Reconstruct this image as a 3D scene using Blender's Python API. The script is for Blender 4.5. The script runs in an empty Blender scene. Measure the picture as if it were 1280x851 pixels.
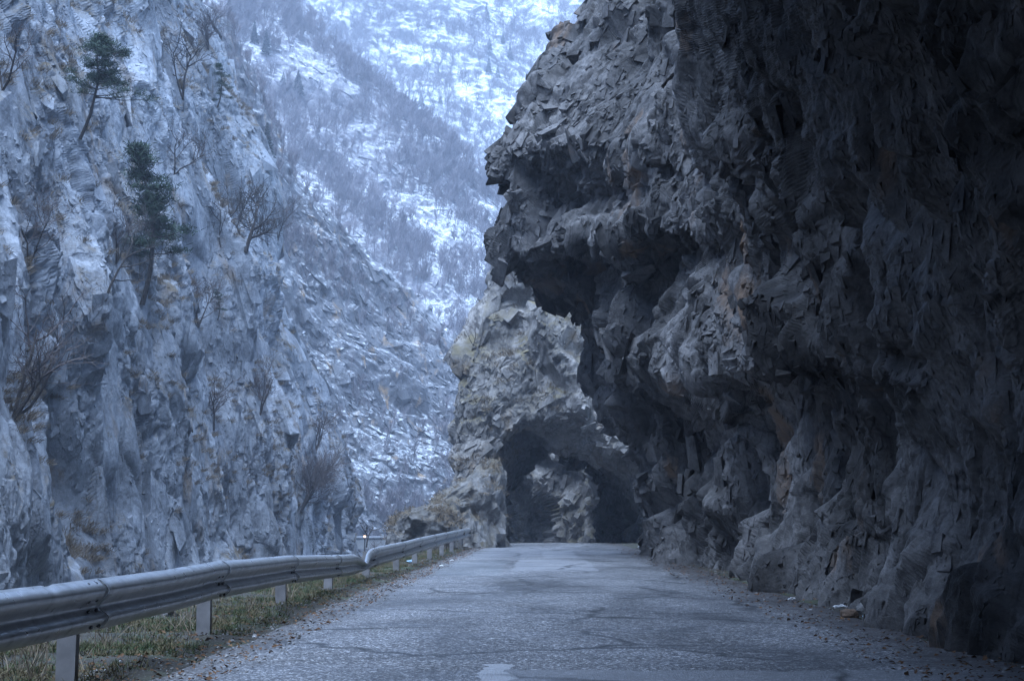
import bpy, math, random
import numpy as np
from mathutils import Matrix, Vector
random.seed(7); RNG = np.random.default_rng(11)
SC = bpy.context.scene; COL = SC.collection
R = math.radians
# ------------------------------------------------------------------ camera maths (photo pixels, 1280 wide)
F = 1870.0; CAMH = 1.0; PITCH = math.atan(223.5/F); YAW = math.atan(37.0/F)
_M = Matrix.Rotation(YAW, 3, 'Z') @ Matrix.Rotation(math.pi/2+PITCH, 3, 'X')
ROT = np.array(_M)
def P(px, py, Y):
    d = ROT @ np.array([(px-640)/F, (425.5-py)/F, -1.0])
    t = Y/d[1]
    return np.array([d[0]*t, Y, CAMH+d[2]*t])
def proj(V):
    q = (V-np.array([0, 0, CAMH])) @ ROT
    return 640-F*q[:, 0]/q[:, 2], 425.5+F*q[:, 1]/q[:, 2], -q[:, 2]
# ------------------------------------------------------------------ numpy noise
U = np.uint32
def _h(ix, iy, iz, s):
    h = (ix.astype(U)*U(374761393)) ^ (iy.astype(U)*U(668265263)) ^ (iz.astype(U)*U(2147483647)) ^ U((s*974634777+12345) & 0xffffffff)
    h = (h ^ (h >> U(13)))*U(1274126177); h ^= h >> U(16); h = h*U(2246822519); h ^= h >> U(13); h = h*U(3266489917); return h ^ (h >> U(16))
def _f(h): return (h & U(0xffffff)).astype(np.float32)/np.float32(16777216.0)
_G = np.array([[1,1,0],[-1,1,0],[1,-1,0],[-1,-1,0],[1,0,1],[-1,0,1],[1,0,-1],[-1,0,-1],[0,1,1],[0,-1,1],[0,1,-1],[0,-1,-1],[1,1,0],[-1,1,0],[0,-1,1],[0,-1,-1]], np.float32)
def perlin(p, s=0):
    i = np.floor(p); f = (p-i).astype(np.float32); i = i.astype(np.int64)
    u = f*f*f*(f*(f*6-15)+10); out = 0
    for a in (0, 1):
        for b in (0, 1):
            for c in (0, 1):
                g = _G[_h(i[:, 0]+a, i[:, 1]+b, i[:, 2]+c, s) & U(15)]
                d = g[:, 0]*(f[:, 0]-a)+g[:, 1]*(f[:, 1]-b)+g[:, 2]*(f[:, 2]-c)
                w = (u[:, 0] if a else 1-u[:, 0])*(u[:, 1] if b else 1-u[:, 1])*(u[:, 2] if c else 1-u[:, 2])
                out = out+d*w
    return out
def fbm(p, o=4, s=0, gain=.5):
    r = 0; a = 1.0
    for k in range(o):
        r = r+a*perlin(p*(2.03**k), s+k*17); a *= gain
    return r
def ridged(p, o=4, s=0, gain=.5):
    r = 0; a = 1.0
    for k in range(o):
        r = r+a*(1-2*np.abs(perlin(p*(2.03**k), s+k*31))); a *= gain
    return r
def facet(p, s=0, tilt=.9, soft=.12):
    """tilted planes over Worley cells, blended continuously across their borders: angular blocks; also the distance to the crack"""
    i = np.floor(p).astype(np.int64); n = len(p); k = np.float32(3.4/soft)
    d1 = np.full(n, 9., np.float32); d2 = d1.copy(); hs = np.zeros(n, np.float32); ws = np.full(n, 1e-30, np.float32)
    fr = (p-i).astype(np.float32)
    for a in (-1, 0, 1):
        for b in (-1, 0, 1):
            for c in (-1, 0, 1):
                h = _h(i[:, 0]+a, i[:, 1]+b, i[:, 2]+c, s)
                dx = fr[:, 0]-a-_f(h); dy = fr[:, 1]-b-_f((h >> U(5))*U(747796405)); dz = fr[:, 2]-c-_f((h >> U(3))*U(1597334677))
                d = np.sqrt(dx*dx+dy*dy+dz*dz); j = np.where(d < d1+2.2*soft+.25)[0]
                hj = h[j]; w = np.exp(-k*d[j])
                val = _f(hj*U(668265263) >> U(1))-.5+tilt*2*((_f(hj*U(2654435761))-.5)*dx[j]+(_f(hj*U(2246822519) >> U(2))-.5)*dy[j]+(_f(hj*U(3266489917) >> U(4))-.5)*dz[j])
                hs[j] += w*val; ws[j] += w
                d2 = np.minimum(d2, np.maximum(d, d1)); d1 = np.minimum(d1, d)
    return hs/ws, d2-d1
# ------------------------------------------------------------------ scene helpers
def tag(o, label=None, cat=None, group=None, kind=None):
    if label: o['label'] = label
    if cat: o['category'] = cat
    if group: o['group'] = group
    if kind: o['kind'] = kind
    return o
def mesh_obj(name, V, Fq, mat, parent=None, origin=(0, 0, 0), smooth=False):
    """V (n,3) world (minus origin); Fq int array (m,k) or a list of such arrays"""
    V = np.asarray(V, np.float64)-np.array(origin)
    me = bpy.data.meshes.new(name)
    Fl = Fq if isinstance(Fq, list) else [Fq]
    Fl = [np.asarray(f, np.int32) for f in Fl if len(f)]
    me.vertices.add(len(V)); me.vertices.foreach_set('co', V.astype(np.float32).ravel())
    nl = sum(f.size for f in Fl); npoly = sum(len(f) for f in Fl)
    me.loops.add(nl); me.loops.foreach_set('vertex_index', np.concatenate([f.ravel() for f in Fl]))
    sizes = np.concatenate([np.full(len(f), f.shape[1], np.int32) for f in Fl])
    st = np.concatenate([[0], np.cumsum(sizes)[:-1]]).astype(np.int32)
    me.polygons.add(npoly); me.polygons.foreach_set('loop_start', st); me.polygons.foreach_set('loop_total', sizes)
    me.polygons.foreach_set('use_smooth', np.full(npoly, bool(smooth)))
    me.update(calc_edges=True); me.validate()
    if mat: me.materials.append(mat)
    o = bpy.data.objects.new(name, me); COL.objects.link(o); o.location = origin
    if parent: o.parent = parent
    return o
def empty(name, loc):
    o = bpy.data.objects.new(name, None); COL.objects.link(o); o.location = loc; o.empty_display_size = .3; return o
def grid_faces(nr, nc, flip=False):
    a = np.arange(nr*nc).reshape(nr, nc)
    q = np.stack([a[:-1, :-1], a[:-1, 1:], a[1:, 1:], a[1:, :-1]], -1).reshape(-1, 4)
    return q[:, ::-1] if flip else q
class MB:
    def __init__(s): s.V = []; s.Q = []; s.T = []; s.n = 0
    def add(s, v, q=None, t=None):
        v = np.asarray(v, float)
        if q is not None and len(q): s.Q.append(np.asarray(q)+s.n)
        if t is not None and len(t): s.T.append(np.asarray(t)+s.n)
        s.V.append(v); s.n += len(v)
    def tube(s, pts, rad, k=5):
        pts = np.asarray(pts, float); n = len(pts); rad = np.broadcast_to(rad, n)
        d = np.gradient(pts, axis=0); d /= np.linalg.norm(d, axis=1)[:, None]+1e-9
        up = np.array([.31, .9, .2]) if abs(d[0][1]) < .8 else np.array([.9, .1, .3])
        a = np.cross(d, up); a /= np.linalg.norm(a, axis=1)[:, None]+1e-9; b = np.cross(d, a)
        th = np.arange(k)*2*math.pi/k
        ring = pts[:, None, :]+rad[:, None, None]*(np.cos(th)[None, :, None]*a[:, None, :]+np.sin(th)[None, :, None]*b[:, None, :])
        i = np.arange(n-1)[:, None]*k; j = np.arange(k)[None, :]; j2 = (j+1) % k
        q = np.stack([i+j, i+j2, i+k+j2, i+k+j], -1).reshape(-1, 4)
        s.add(ring.reshape(-1, 3), q)
    def box(s, x0, x1, y0, y1, z0, z1):
        v = [(x, y, z) for x in (x0, x1) for y in (y0, y1) for z in (z0, z1)]
        s.add(v, [(0, 1, 3, 2), (4, 6, 7, 5), (0, 4, 5, 1), (2, 3, 7, 6), (0, 2, 6, 4), (1, 5, 7, 3)])
    def obj(s, name, mat, parent=None, origin=(0, 0, 0), smooth=False):
        return mesh_obj(name, np.concatenate(s.V), [np.concatenate(x) for x in (s.Q, s.T) if x], mat, parent, origin, smooth)
# ------------------------------------------------------------------ lattices
def resample(L, nseg, axis, k=.6):
    """cardinal interpolation along an axis; nseg[i] samples in segment i"""
    L = np.moveaxis(L, axis, 0); n = len(L); out = []
    m = np.zeros_like(L); m[1:-1] = (L[2:]-L[:-2])*.5*k; m[0] = (L[1]-L[0])*k; m[-1] = (L[-1]-L[-2])*k
    for i in range(n-1):
        t = np.linspace(0, 1, nseg[i], endpoint=False).reshape([-1]+[1]*(L.ndim-1))
        h00 = 2*t**3-3*t**2+1; h10 = t**3-2*t**2+t; h01 = -2*t**3+3*t**2; h11 = t**3-t**2
        out.append(h00*L[i]+h10*m[i]+h01*L[i+1]+h11*m[i+1])
    out.append(L[-1:]); return np.moveaxis(np.concatenate(out), 0, axis)
def normals(G):
    du = np.gradient(G, axis=0); dv = np.gradient(G, axis=1)
    n = np.cross(dv, du); n /= np.linalg.norm(n, axis=2)[..., None]+1e-9; return n
def seg_counts(L, axis, per, lo=2, cap=400):
    q = np.moveaxis(L, axis, 0); c = []
    for i in range(len(q)-1):
        a, b = q[i].reshape(-1, 3), q[i+1].reshape(-1, 3); mid = (a+b)/2
        dist = np.maximum(np.linalg.norm(mid-np.array([0, 0, 1.]), axis=1), 4.0)
        px = np.linalg.norm(a-b, axis=1)/dist*F
        x, y, dd = proj(mid); out = (dd < 3) | (x < -160) | (x > 1400) | (y < -110) | (y > 960)
        px = np.where(out, px*.12, px)
        c.append(int(min(cap, max(lo, np.percentile(px, 60)/per))))
    return c
def bedding(V, ang, stretch, yaw=0):
    c, s = math.cos(ang), math.sin(ang)
    x = V[:, 0]*c-V[:, 2]*s; z = V[:, 0]*s+V[:, 2]*c
    return np.stack([x, V[:, 1], z/stretch], 1)
def blur(A, k):
    for ax in (0, 1):
        for _ in range(k):
            B = np.moveaxis(A, ax, 0); C = B.copy(); C[1:-1] = (B[:-2]+2*B[1:-1]+B[2:])*.25; A = np.moveaxis(C, 0, ax)
    return A
def relax(G, B, k=3):
    """even out vertices where a steep step has stretched the sheet"""
    for ax in (0, 1):
        q = np.linalg.norm(np.gradient(G, axis=ax), axis=2)/(np.linalg.norm(np.gradient(B, axis=ax), axis=2)+1e-6)
        w = .8*np.clip((q-3.0)/2.5, 0, 1); w = np.maximum.reduce([w, np.roll(w, 1, ax), np.roll(w, -1, ax)])[..., None]
        for _ in range(k): G = G*(1-w)+blur(G, 1)*w
    return G
def displace(G, fn, soft=0, fine=None):
    n = normals(blur(G, soft) if soft else G); sh = G.shape; V = G.reshape(-1, 3); nf = n.reshape(-1, 3); d = fn(V, nf)
    if fine is not None:
        D = d.reshape(sh[:2]); m = np.zeros(sh[:2])
        for ax in (0, 1): m = np.maximum(m, np.abs(np.gradient(D, axis=ax))/(np.linalg.norm(np.gradient(G, axis=ax), axis=2)+1e-6))
        m = blur(m[..., None], 2)[..., 0]; d = d+fine(V, nf)*(1-np.clip((m-.45)/.7, 0, 1)).ravel()
    return relax((V+nf*d[:, None]).reshape(sh), G)
def hulls(n, pts, seed, box):
    import bmesh
    rng = np.random.default_rng(seed); out = []
    for k in range(n):
        p = rng.normal(0, 1, (pts, 3)); p /= np.linalg.norm(p, axis=1)[:, None]; p = np.sign(p)*np.abs(p)**box; p /= np.abs(p).max(0)
        bm = bmesh.new()
        for q in p: bm.verts.new(q)
        bmesh.ops.convex_hull(bm, input=bm.verts); bmesh.ops.delete(bm, geom=[v for v in bm.verts if not v.link_faces], context='VERTS')
        bm.verts.index_update(); out.append((np.array([v.co[:] for v in bm.verts]), np.array([[v.index for v in f.verts] for f in bm.faces]))); bm.free()
    return out
HULLS = hulls(48, 9, 3, .22)
def rock_blocks(G, n, axis, elong, smin, smax, seed, power=1.6, depth=.55, sink=.30, tilt=.28, vert=None, box=(-60, -60, 1340, 900)):
    """angular fractured blocks bedded into the face: returns vertices and triangles to join to its mesh"""
    rng = np.random.default_rng(seed); V = G.reshape(-1, 3); N_ = normals(blur(G, 10)).reshape(-1, 3); x, y, d = proj(V)
    face = np.sum(N_*(np.array([0, 0, 1.])-V), 1); N_ = N_*np.sign(face)[:, None]
    ok = np.where((x > box[0]) & (x < box[2]) & (y > box[1]) & (y < box[3]) & (d > 3) & (np.abs(face) > .45*np.linalg.norm(V-np.array([0, 0, 1.]), axis=1)))[0]
    clump = np.clip(.55+1.5*fbm(V[ok]*.35, 3, seed), .05, 1.3); idx = rng.choice(ok, n, p=clump/clump.sum())
    c = V[idx]; nn = N_[idx]; u = rng.uniform(0, 1, n); spx = smin*(1-u*(1-(smin/smax)**power))**(-1/power); a = spx*d[idx]/F
    ax = np.broadcast_to(np.array(axis, float), (n, 3)).copy()
    if vert is not None: w = np.clip(vert(c), 0, 1)[:, None]; ax = ax*(1-w)+np.array([0, 0, 1.])*w
    ax = ax+rng.normal(0, tilt, (n, 3)); nn = nn+rng.normal(0, tilt*.6, (n, 3)); nn /= np.linalg.norm(nn, axis=1)[:, None]
    ax = ax-nn*np.sum(ax*nn, 1)[:, None]; ax /= np.linalg.norm(ax, axis=1)[:, None]; bx = np.cross(nn, ax)
    VV = []; TT = []; k0 = 0; el = elong*rng.uniform(.6, 1.4, n); dp = depth*rng.uniform(.6, 1.3, n)
    hid = rng.integers(len(HULLS), size=n)
    for h in range(len(HULLS)):
        m = np.where(hid == h)[0]; hv, ht = HULLS[h]
        w = c[m][:, None, :]-(nn[m]*(a[m]*dp[m]*sink/.3*.30)[:, None])[:, None, :]
        w = w+ax[m][:, None, :]*(hv[None, :, :1]*(a[m]*el[m])[:, None, None])+bx[m][:, None, :]*(hv[None, :, 1:2]*a[m][:, None, None])+nn[m][:, None, :]*(hv[None, :, 2:]*(a[m]*dp[m])[:, None, None])
        VV.append(w.reshape(-1, 3)); TT.append((ht[None]+(np.arange(len(m))*len(hv))[:, None, None]).reshape(-1, 3)+k0); k0 += len(m)*len(hv)
    return np.concatenate(VV), np.concatenate(TT)
def joined(G, flip, blocks):
    V = [G.reshape(-1, 3)]; T = []; k = len(V[0])
    for bv, bt in blocks: V.append(bv); T.append(bt+k); k += len(bv)
    return np.concatenate(V), [grid_faces(*G.shape[:2], flip=flip), np.concatenate(T)]
# ------------------------------------------------------------------ materials
def nodes(name):
    m = bpy.data.materials.new(name); m.use_nodes = True; nt = m.node_tree
    return m, nt, nt.nodes['Principled BSDF']
class NT:
    def __init__(s, nt): s.nt = nt; s.tc = nt.nodes.new('ShaderNodeTexCoord'); s.geo = nt.nodes.new('ShaderNodeNewGeometry')
    def lk(s, a, b): s.nt.links.new(a, b)
    def mapping(s, scale, rot=(0, 0, 0), loc=(0, 0, 0)):
        n = s.nt.nodes.new('ShaderNodeMapping'); n.inputs['Scale'].default_value = scale if hasattr(scale, '__len__') else (scale,)*3
        n.inputs['Rotation'].default_value = rot; n.inputs['Location'].default_value = loc
        s.lk(s.tc.outputs['Object'], n.inputs['Vector']); return n.outputs[0]
    def noise(s, vec, scale=1, detail=6, rough=.55, dist=0):
        n = s.nt.nodes.new('ShaderNodeTexNoise'); n.inputs['Scale'].default_value = scale; n.inputs['Detail'].default_value = detail
        n.inputs['Roughness'].default_value = rough; n.inputs['Distortion'].default_value = dist
        s.lk(vec, n.inputs['Vector']); return n.outputs[0]
    def voro(s, vec, scale=1, feat='F1', out='Distance'):
        n = s.nt.nodes.new('ShaderNodeTexVoronoi'); n.feature = feat; n.inputs['Scale'].default_value = scale
        s.lk(vec, n.inputs['Vector']); return n.outputs[out]
    def ramp(s, fac, stops, interp='LINEAR'):
        n = s.nt.nodes.new('ShaderNodeValToRGB'); cr = n.color_ramp; cr.interpolation = interp
        while len(cr.elements) < len(stops): cr.elements.new(.5)
        for e, (p, c) in zip(cr.elements, stops):
            e.position = p; e.color = (c, c, c, 1) if not hasattr(c, '__len__') else (*c, 1)
        s.lk(fac, n.inputs[0]); return n.outputs[0]
    def mix(s, fac, a, b, mode='MIX'):
        n = s.nt.nodes.new('ShaderNodeMix'); n.data_type = 'RGBA'; n.blend_type = mode
        for v, k in ((fac, 0), (a, 6), (b, 7)):
            if hasattr(v, 'links') or hasattr(v, 'is_linked'): s.lk(v, n.inputs[k])
            elif k == 0: n.inputs[0].default_value = v
            else: n.inputs[k].default_value = (*v, 1)
        return n.outputs[2]
    def math(s, op, a, b=0.0, clamp=False):
        n = s.nt.nodes.new('ShaderNodeMath'); n.operation = op; n.use_clamp = clamp
        for v, k in ((a, 0), (b, 1)):
            if hasattr(v, 'is_linked'): s.lk(v, n.inputs[k])
            else: n.inputs[k].default_value = v
        return n.outputs[0]
    def up(s):
        n = s.nt.nodes.new('ShaderNodeSeparateXYZ'); s.lk(s.geo.outputs['Normal'], n.inputs[0]); return n.outputs[2]
    def bump(s, h, strength=.5, dist=.05):
        n = s.nt.nodes.new('ShaderNodeBump'); n.inputs['Strength'].default_value = strength; n.inputs['Distance'].default_value = dist
        s.lk(h, n.inputs['Height']); return n.outputs[0]
def rock_mat(name, dark, light, big=.12, stain=.6, ochre=.0, ochre_c=(.30, .20, .10), moss=0., moss_c=(.10, .09, .04), snow=0., snow_lo=.35, snow_hi=.6, bump=.5, bscale=1.0, tilt=.3, streak_scale=1.0, con=1.0, st2k=1.5):
    m, nt, b = nodes(name); N = NT(nt); v = N.mapping(1.0)
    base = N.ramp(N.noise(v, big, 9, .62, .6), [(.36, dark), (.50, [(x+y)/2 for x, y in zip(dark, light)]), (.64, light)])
    sp = N.ramp(N.noise(v, 2.2/bscale, 11, .76), [(.34, 1-.5*con), (.5, 1.0), (.66, 1+.45*con)])
    c = N.mix(1.0, base, sp, 'MULTIPLY')
    fine = N.ramp(N.noise(v, 14/bscale, 4, .7), [(.3, .78), (.7, 1.2)])
    c = N.mix(.8, c, fine, 'MULTIPLY')
    wv = nt.nodes.new('ShaderNodeVectorMath'); wv.operation = 'ADD'; wn_ = nt.nodes.new('ShaderNodeTexNoise'); wn_.inputs['Scale'].default_value = 1.3/bscale; wn_.inputs['Detail'].default_value = 5
    ms = N.mapping((1/bscale, 1/bscale, .42/bscale), (0, tilt, 0)); N.lk(v, wn_.inputs['Vector']); sc0 = nt.nodes.new('ShaderNodeVectorMath'); sc0.operation = 'SCALE'; sc0.inputs['Scale'].default_value = .7
    N.lk(wn_.outputs['Color'], sc0.inputs[0]); N.lk(sc0.outputs[0], wv.inputs[0]); N.lk(ms, wv.inputs[1])
    ck = N.ramp(N.voro(wv.outputs[0], .9, 'DISTANCE_TO_EDGE'), [(.0, 1.), (.035, 0.)])
    ck2 = N.ramp(N.voro(wv.outputs[0], 2.6, 'DISTANCE_TO_EDGE'), [(.0, 1.), (.06, 0.)])
    gate = N.ramp(N.noise(v, .5/bscale, 5, .6), [(.45, 0.), (.58, 1.)])
    ckm = N.math('MULTIPLY', N.math('MAXIMUM', ck, N.math('MULTIPLY', ck2, .7)), gate)
    c = N.mix(N.math('MULTIPLY', ckm, .75), c, [x*.3 for x in dark])
    st = N.noise(N.mapping((1.1*streak_scale, 1.1*streak_scale, .13*streak_scale), (0, tilt, 0)), .55, 7, .6, .3)
    c = N.mix(N.ramp(st, [(.52, 0.), (.68, stain)]), c, [x*.38 for x in dark])
    st2 = N.noise(N.mapping((1.6*streak_scale, 1.6*streak_scale, .2*streak_scale), (0, tilt, 0), (31, 7, 3)), .6, 6, .6, .2)
    c = N.mix(N.ramp(st2, [(.60, 0.), (.74, .55)]), c, [min(.8, x*st2k) for x in light])
    if ochre:
        o = N.noise(N.mapping((1, 1, .55), (0, tilt, 0), (5, 9, 2)), .42, 8, .65, .5)
        c = N.mix(N.ramp(o, [(.60-.1*ochre, 0.), (.70-.08*ochre, .85)]), c, ochre_c)
    if moss:
        mk = N.math('MULTIPLY', N.ramp(N.up(), [(.25, 0.), (.55, 1.)]), N.ramp(N.noise(v, .5, 7, .65), [(.55-.25*moss, 0.), (.68-.2*moss, 1.)]))
        mc = N.ramp(N.noise(v, 1.3, 6), [(.35, [x*.6 for x in moss_c]), (.65, [x*1.5 for x in moss_c])])
        c = N.mix(mk, c, mc)
    rough = .85
    if snow:
        n1 = N.noise(v, 3.2/bscale, 9, .85)
        n0 = N.noise(v, .02, 4, .5)
        upn = N.math('ADD', N.math('MULTIPLY', N.up(), .5), N.math('ADD', N.math('MULTIPLY', N.math('SUBTRACT', n1, .5), 2.8), N.math('MULTIPLY', N.math('SUBTRACT', n0, .5), .9)))
        c = N.mix(N.ramp(upn, [(snow_lo, 0.), (snow_hi, snow)]), c, (.74, .76, .78))
    N.lk(c, b.inputs['Base Color']); b.inputs['Roughness'].default_value = rough; b.inputs['Specular IOR Level'].default_value = .3
    h = N.noise(v, 3/bscale, 7, .7)
    N.lk(N.bump(h, bump, .12*bscale), b.inputs['Normal'])
    return m
def simple_mat(name, col, rough=.8, var=.3, scale=6, metal=0., spec=.3):
    m, nt, b = nodes(name); N = NT(nt)
    f = N.noise(N.mapping(1.0), scale, 5, .6)
    N.lk(N.ramp(f, [(.3, [x*(1-var) for x in col]), (.7, [min(1, x*(1+var)) for x in col])]), b.inputs['Base Color'])
    b.inputs['Roughness'].default_value = rough; b.inputs['Metallic'].default_value = metal; b.inputs['Specular IOR Level'].default_value = spec
    return m
M_CLIFF = rock_mat('grey_limestone', (.18, .188, .204), (.37, .383, .412), big=.10, con=.85, st2k=1.12, stain=.45, ochre=.28, ochre_c=(.19, .14, .09), moss=.35, moss_c=(.105, .085, .055), snow=.0, tilt=-.35)
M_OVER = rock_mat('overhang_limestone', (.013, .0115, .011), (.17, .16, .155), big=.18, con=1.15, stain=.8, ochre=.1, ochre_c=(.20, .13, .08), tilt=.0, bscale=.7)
M_ARCH = rock_mat('arch_limestone', (.145, .135, .124), (.325, .305, .288), big=.14, stain=.5, ochre=.30, ochre_c=(.22, .165, .105), moss=.35, moss_c=(.105, .09, .055), tilt=.5, bscale=.9)
M_MOSSY = rock_mat('mossy_limestone', (.10, .095, .09), (.27, .26, .25), big=.5, stain=.5, ochre=.3, ochre_c=(.15, .115, .075), moss=.6, moss_c=(.075, .064, .045), tilt=.5)
M_T1 = rock_mat('scree_rock', (.09, .09, .095), (.24, .24, .25), big=.05, stain=.4, ochre=.2, snow=1., snow_lo=.38, snow_hi=.72, bump=.6, bscale=2.0, tilt=-.8, streak_scale=.5)
M_T2 = rock_mat('snowy_slope_rock', (.15, .145, .155), (.32, .31, .33), big=.03, stain=.3, snow=1., snow_lo=.20, snow_hi=.55, bump=.6, bscale=2.6, tilt=-.8, streak_scale=.4)
M_T3 = rock_mat('far_snowy_rock', (.18, .18, .19), (.36, .36, .38), big=.015, stain=.4, snow=1., snow_lo=.06, snow_hi=.45, bump=.6, bscale=5.0, tilt=.0, streak_scale=.25)
M_BARK = simple_mat('dark_bark', (.045, .038, .033), .9, .35, 12)
M_TWIG = simple_mat('grey_twig', (.085, .070, .066), .9, .3, 3)
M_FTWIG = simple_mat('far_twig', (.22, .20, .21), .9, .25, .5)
M_NEEDLE = simple_mat('pine_needle', (.030, .052, .030), .7, .45, 2.2)
M_FARNEEDLE = simple_mat('spruce_needle', (.028, .045, .035), .8, .4, 1.0)
M_STRAW = simple_mat('dry_grass', (.175, .14, .098), .9, .4, 3)
# ------------------------------------------------------------------ world, sun, camera, haze
SUNV = Vector((-.10, -.29, .95)).normalized()
w = bpy.data.worlds.new('World'); SC.world = w; w.use_nodes = True; wn = w.node_tree
sky = wn.nodes.new('ShaderNodeTexSky'); sky.sky_type = 'NISHITA'; sky.sun_disc = False
sky.sun_elevation = math.asin(SUNV.z); sky.sun_rotation = math.atan2(SUNV.x, SUNV.y)
sky.air_density = 1.0; sky.dust_density = 0.4; sky.ozone_density = 1.6
wn.links.new(sky.outputs[0], wn.nodes['Background'].inputs[0]); wn.nodes['Background'].inputs[1].default_value = .065
ld = bpy.data.lights.new('sun', 'SUN'); ld.energy = 2.6; ld.angle = R(58); ld.color = (.86, .92, 1)
lo = bpy.data.objects.new('sun', ld); COL.objects.link(lo); lo.rotation_euler = SUNV.to_track_quat('Z', 'Y').to_euler(); lo.location = (-20, 0, 60)
cd = bpy.data.cameras.new('camera'); cam = bpy.data.objects.new('camera', cd); COL.objects.link(cam)
cam.location = (0, 0, CAMH); cam.rotation_euler = _M.to_euler(); cd.lens = 36*F/1280; cd.sensor_width = 36; cd.clip_end = 4000; cd.clip_start = .05
SC.camera = cam
SC.view_settings.view_transform = 'Standard'; SC.view_settings.look = 'None'; SC.view_settings.exposure = 2.28; SC.view_settings.gamma = 1
SC.view_settings.use_white_balance = True; SC.view_settings.white_balance_temperature = 5300; SC.view_settings.white_balance_tint = 8
SC.cycles.use_denoising = True; SC.cycles.max_bounces = 6; SC.cycles.diffuse_bounces = 4; SC.cycles.volume_bounces = 0; SC.cycles.use_adaptive_sampling = False; SC.cycles.sample_clamp_indirect = 2.0
HAZE = 0.0012
hm = bpy.data.materials.new('valley_air'); hm.use_nodes = True; hn = hm.node_tree; hn.nodes.remove(hn.nodes['Principled BSDF'])
pv = hn.nodes.new('ShaderNodeVolumePrincipled'); pv.inputs['Color'].default_value = (.72, .81, 1.0, 1); pv.inputs['Density'].default_value = HAZE; pv.inputs['Anisotropy'].default_value = .2
hn.links.new(pv.outputs[0], hn.nodes['Material Output'].inputs['Volume'])
hb = MB(); hb.box(-430, 430, -60, 960, -14.5, 400); tag(hb.obj('haze', hm), kind='stuff')
# ------------------------------------------------------------------ ground, road
def dip(y): return np.where(y > 64, -.045*np.clip(y-64, 0, 60), 0.)-.0*y
def build_ground():
    xs = np.concatenate([[-429, -250, -120, -60, -35, -22], np.linspace(-14, -6, 25), np.linspace(-5.9, -2.0, 70), np.linspace(-1.8, 3.0, 8), np.linspace(3.1, 4.6, 24), [6, 10, 20, 60, 150, 429]])
    ys = np.concatenate([[-59, -40, -25, -12], np.linspace(-6, 4, 30), np.linspace(4.1, 30, 330), np.linspace(30.3, 75, 130), np.linspace(77, 130, 20), [160, 220, 300, 450, 700, 959]])
    X, Yy = np.meshgrid(xs, ys); V = np.stack([X, Yy, X*0], -1).reshape(-1, 3)
    edge = -4.35+.35*perlin(V*[0, .25, 0]+3.3, 5)+.12*perlin(V*[0, 1.1, 0]+1.3, 6)
    t = np.clip((edge-V[:, 0])/4.5, 0, 1); z = -12.2*(t**.75)
    z += dip(V[:, 1])
    bumpy = .05*fbm(V*1.3+5, 4, 2)+.018*fbm(V*7+5, 3, 4)
    wl = np.clip((-2.2-V[:, 0])/.5, 0, 1); wr = np.clip((V[:, 0]-3.0)/.4, 0, 1)
    z += bumpy*(wl+wr*.7)*1.0-.02+.04*wl+.03*wr
    inroad = (V[:, 0] > -2.25) & (V[:, 0] < 3.1); z = np.where(inroad, dip(V[:, 1])-.03, z)
    V[:, 2] = z
    m, nt, b = nodes('verge_soil'); N = NT(nt); v = N.mapping(1.0)
    c = N.ramp(N.noise(v, 1.2, 8, .7), [(.3, (.018, .016, .012)), (.5, (.034, .030, .022)), (.7, (.060, .053, .042))])
    c = N.mix(N.ramp(N.noise(v, .8, 6, .6), [(.5, 0.), (.62, .6)]), c, (.055, .07, .03))
    c = N.mix(N.ramp(N.voro(v, 40), [(.1, .5), (.25, 0.)]), c, (.25, .24, .23))
    N.lk(c, b.inputs['Base Color']); b.inputs['Roughness'].default_value = .95
    N.lk(N.bump(N.noise(v, 18, 6, .7), .6, .03), b.inputs['Normal'])
    g = mesh_obj('ground', V, grid_faces(len(ys), len(xs)), m, smooth=True); tag(g, kind='structure')
    return V
GV = build_ground()
_GX = None
def ground_z(x, y):
    i = np.argmin((GV[:, 0]-x)**2+(GV[:, 1]-y)**2); return GV[i, 2]
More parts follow.
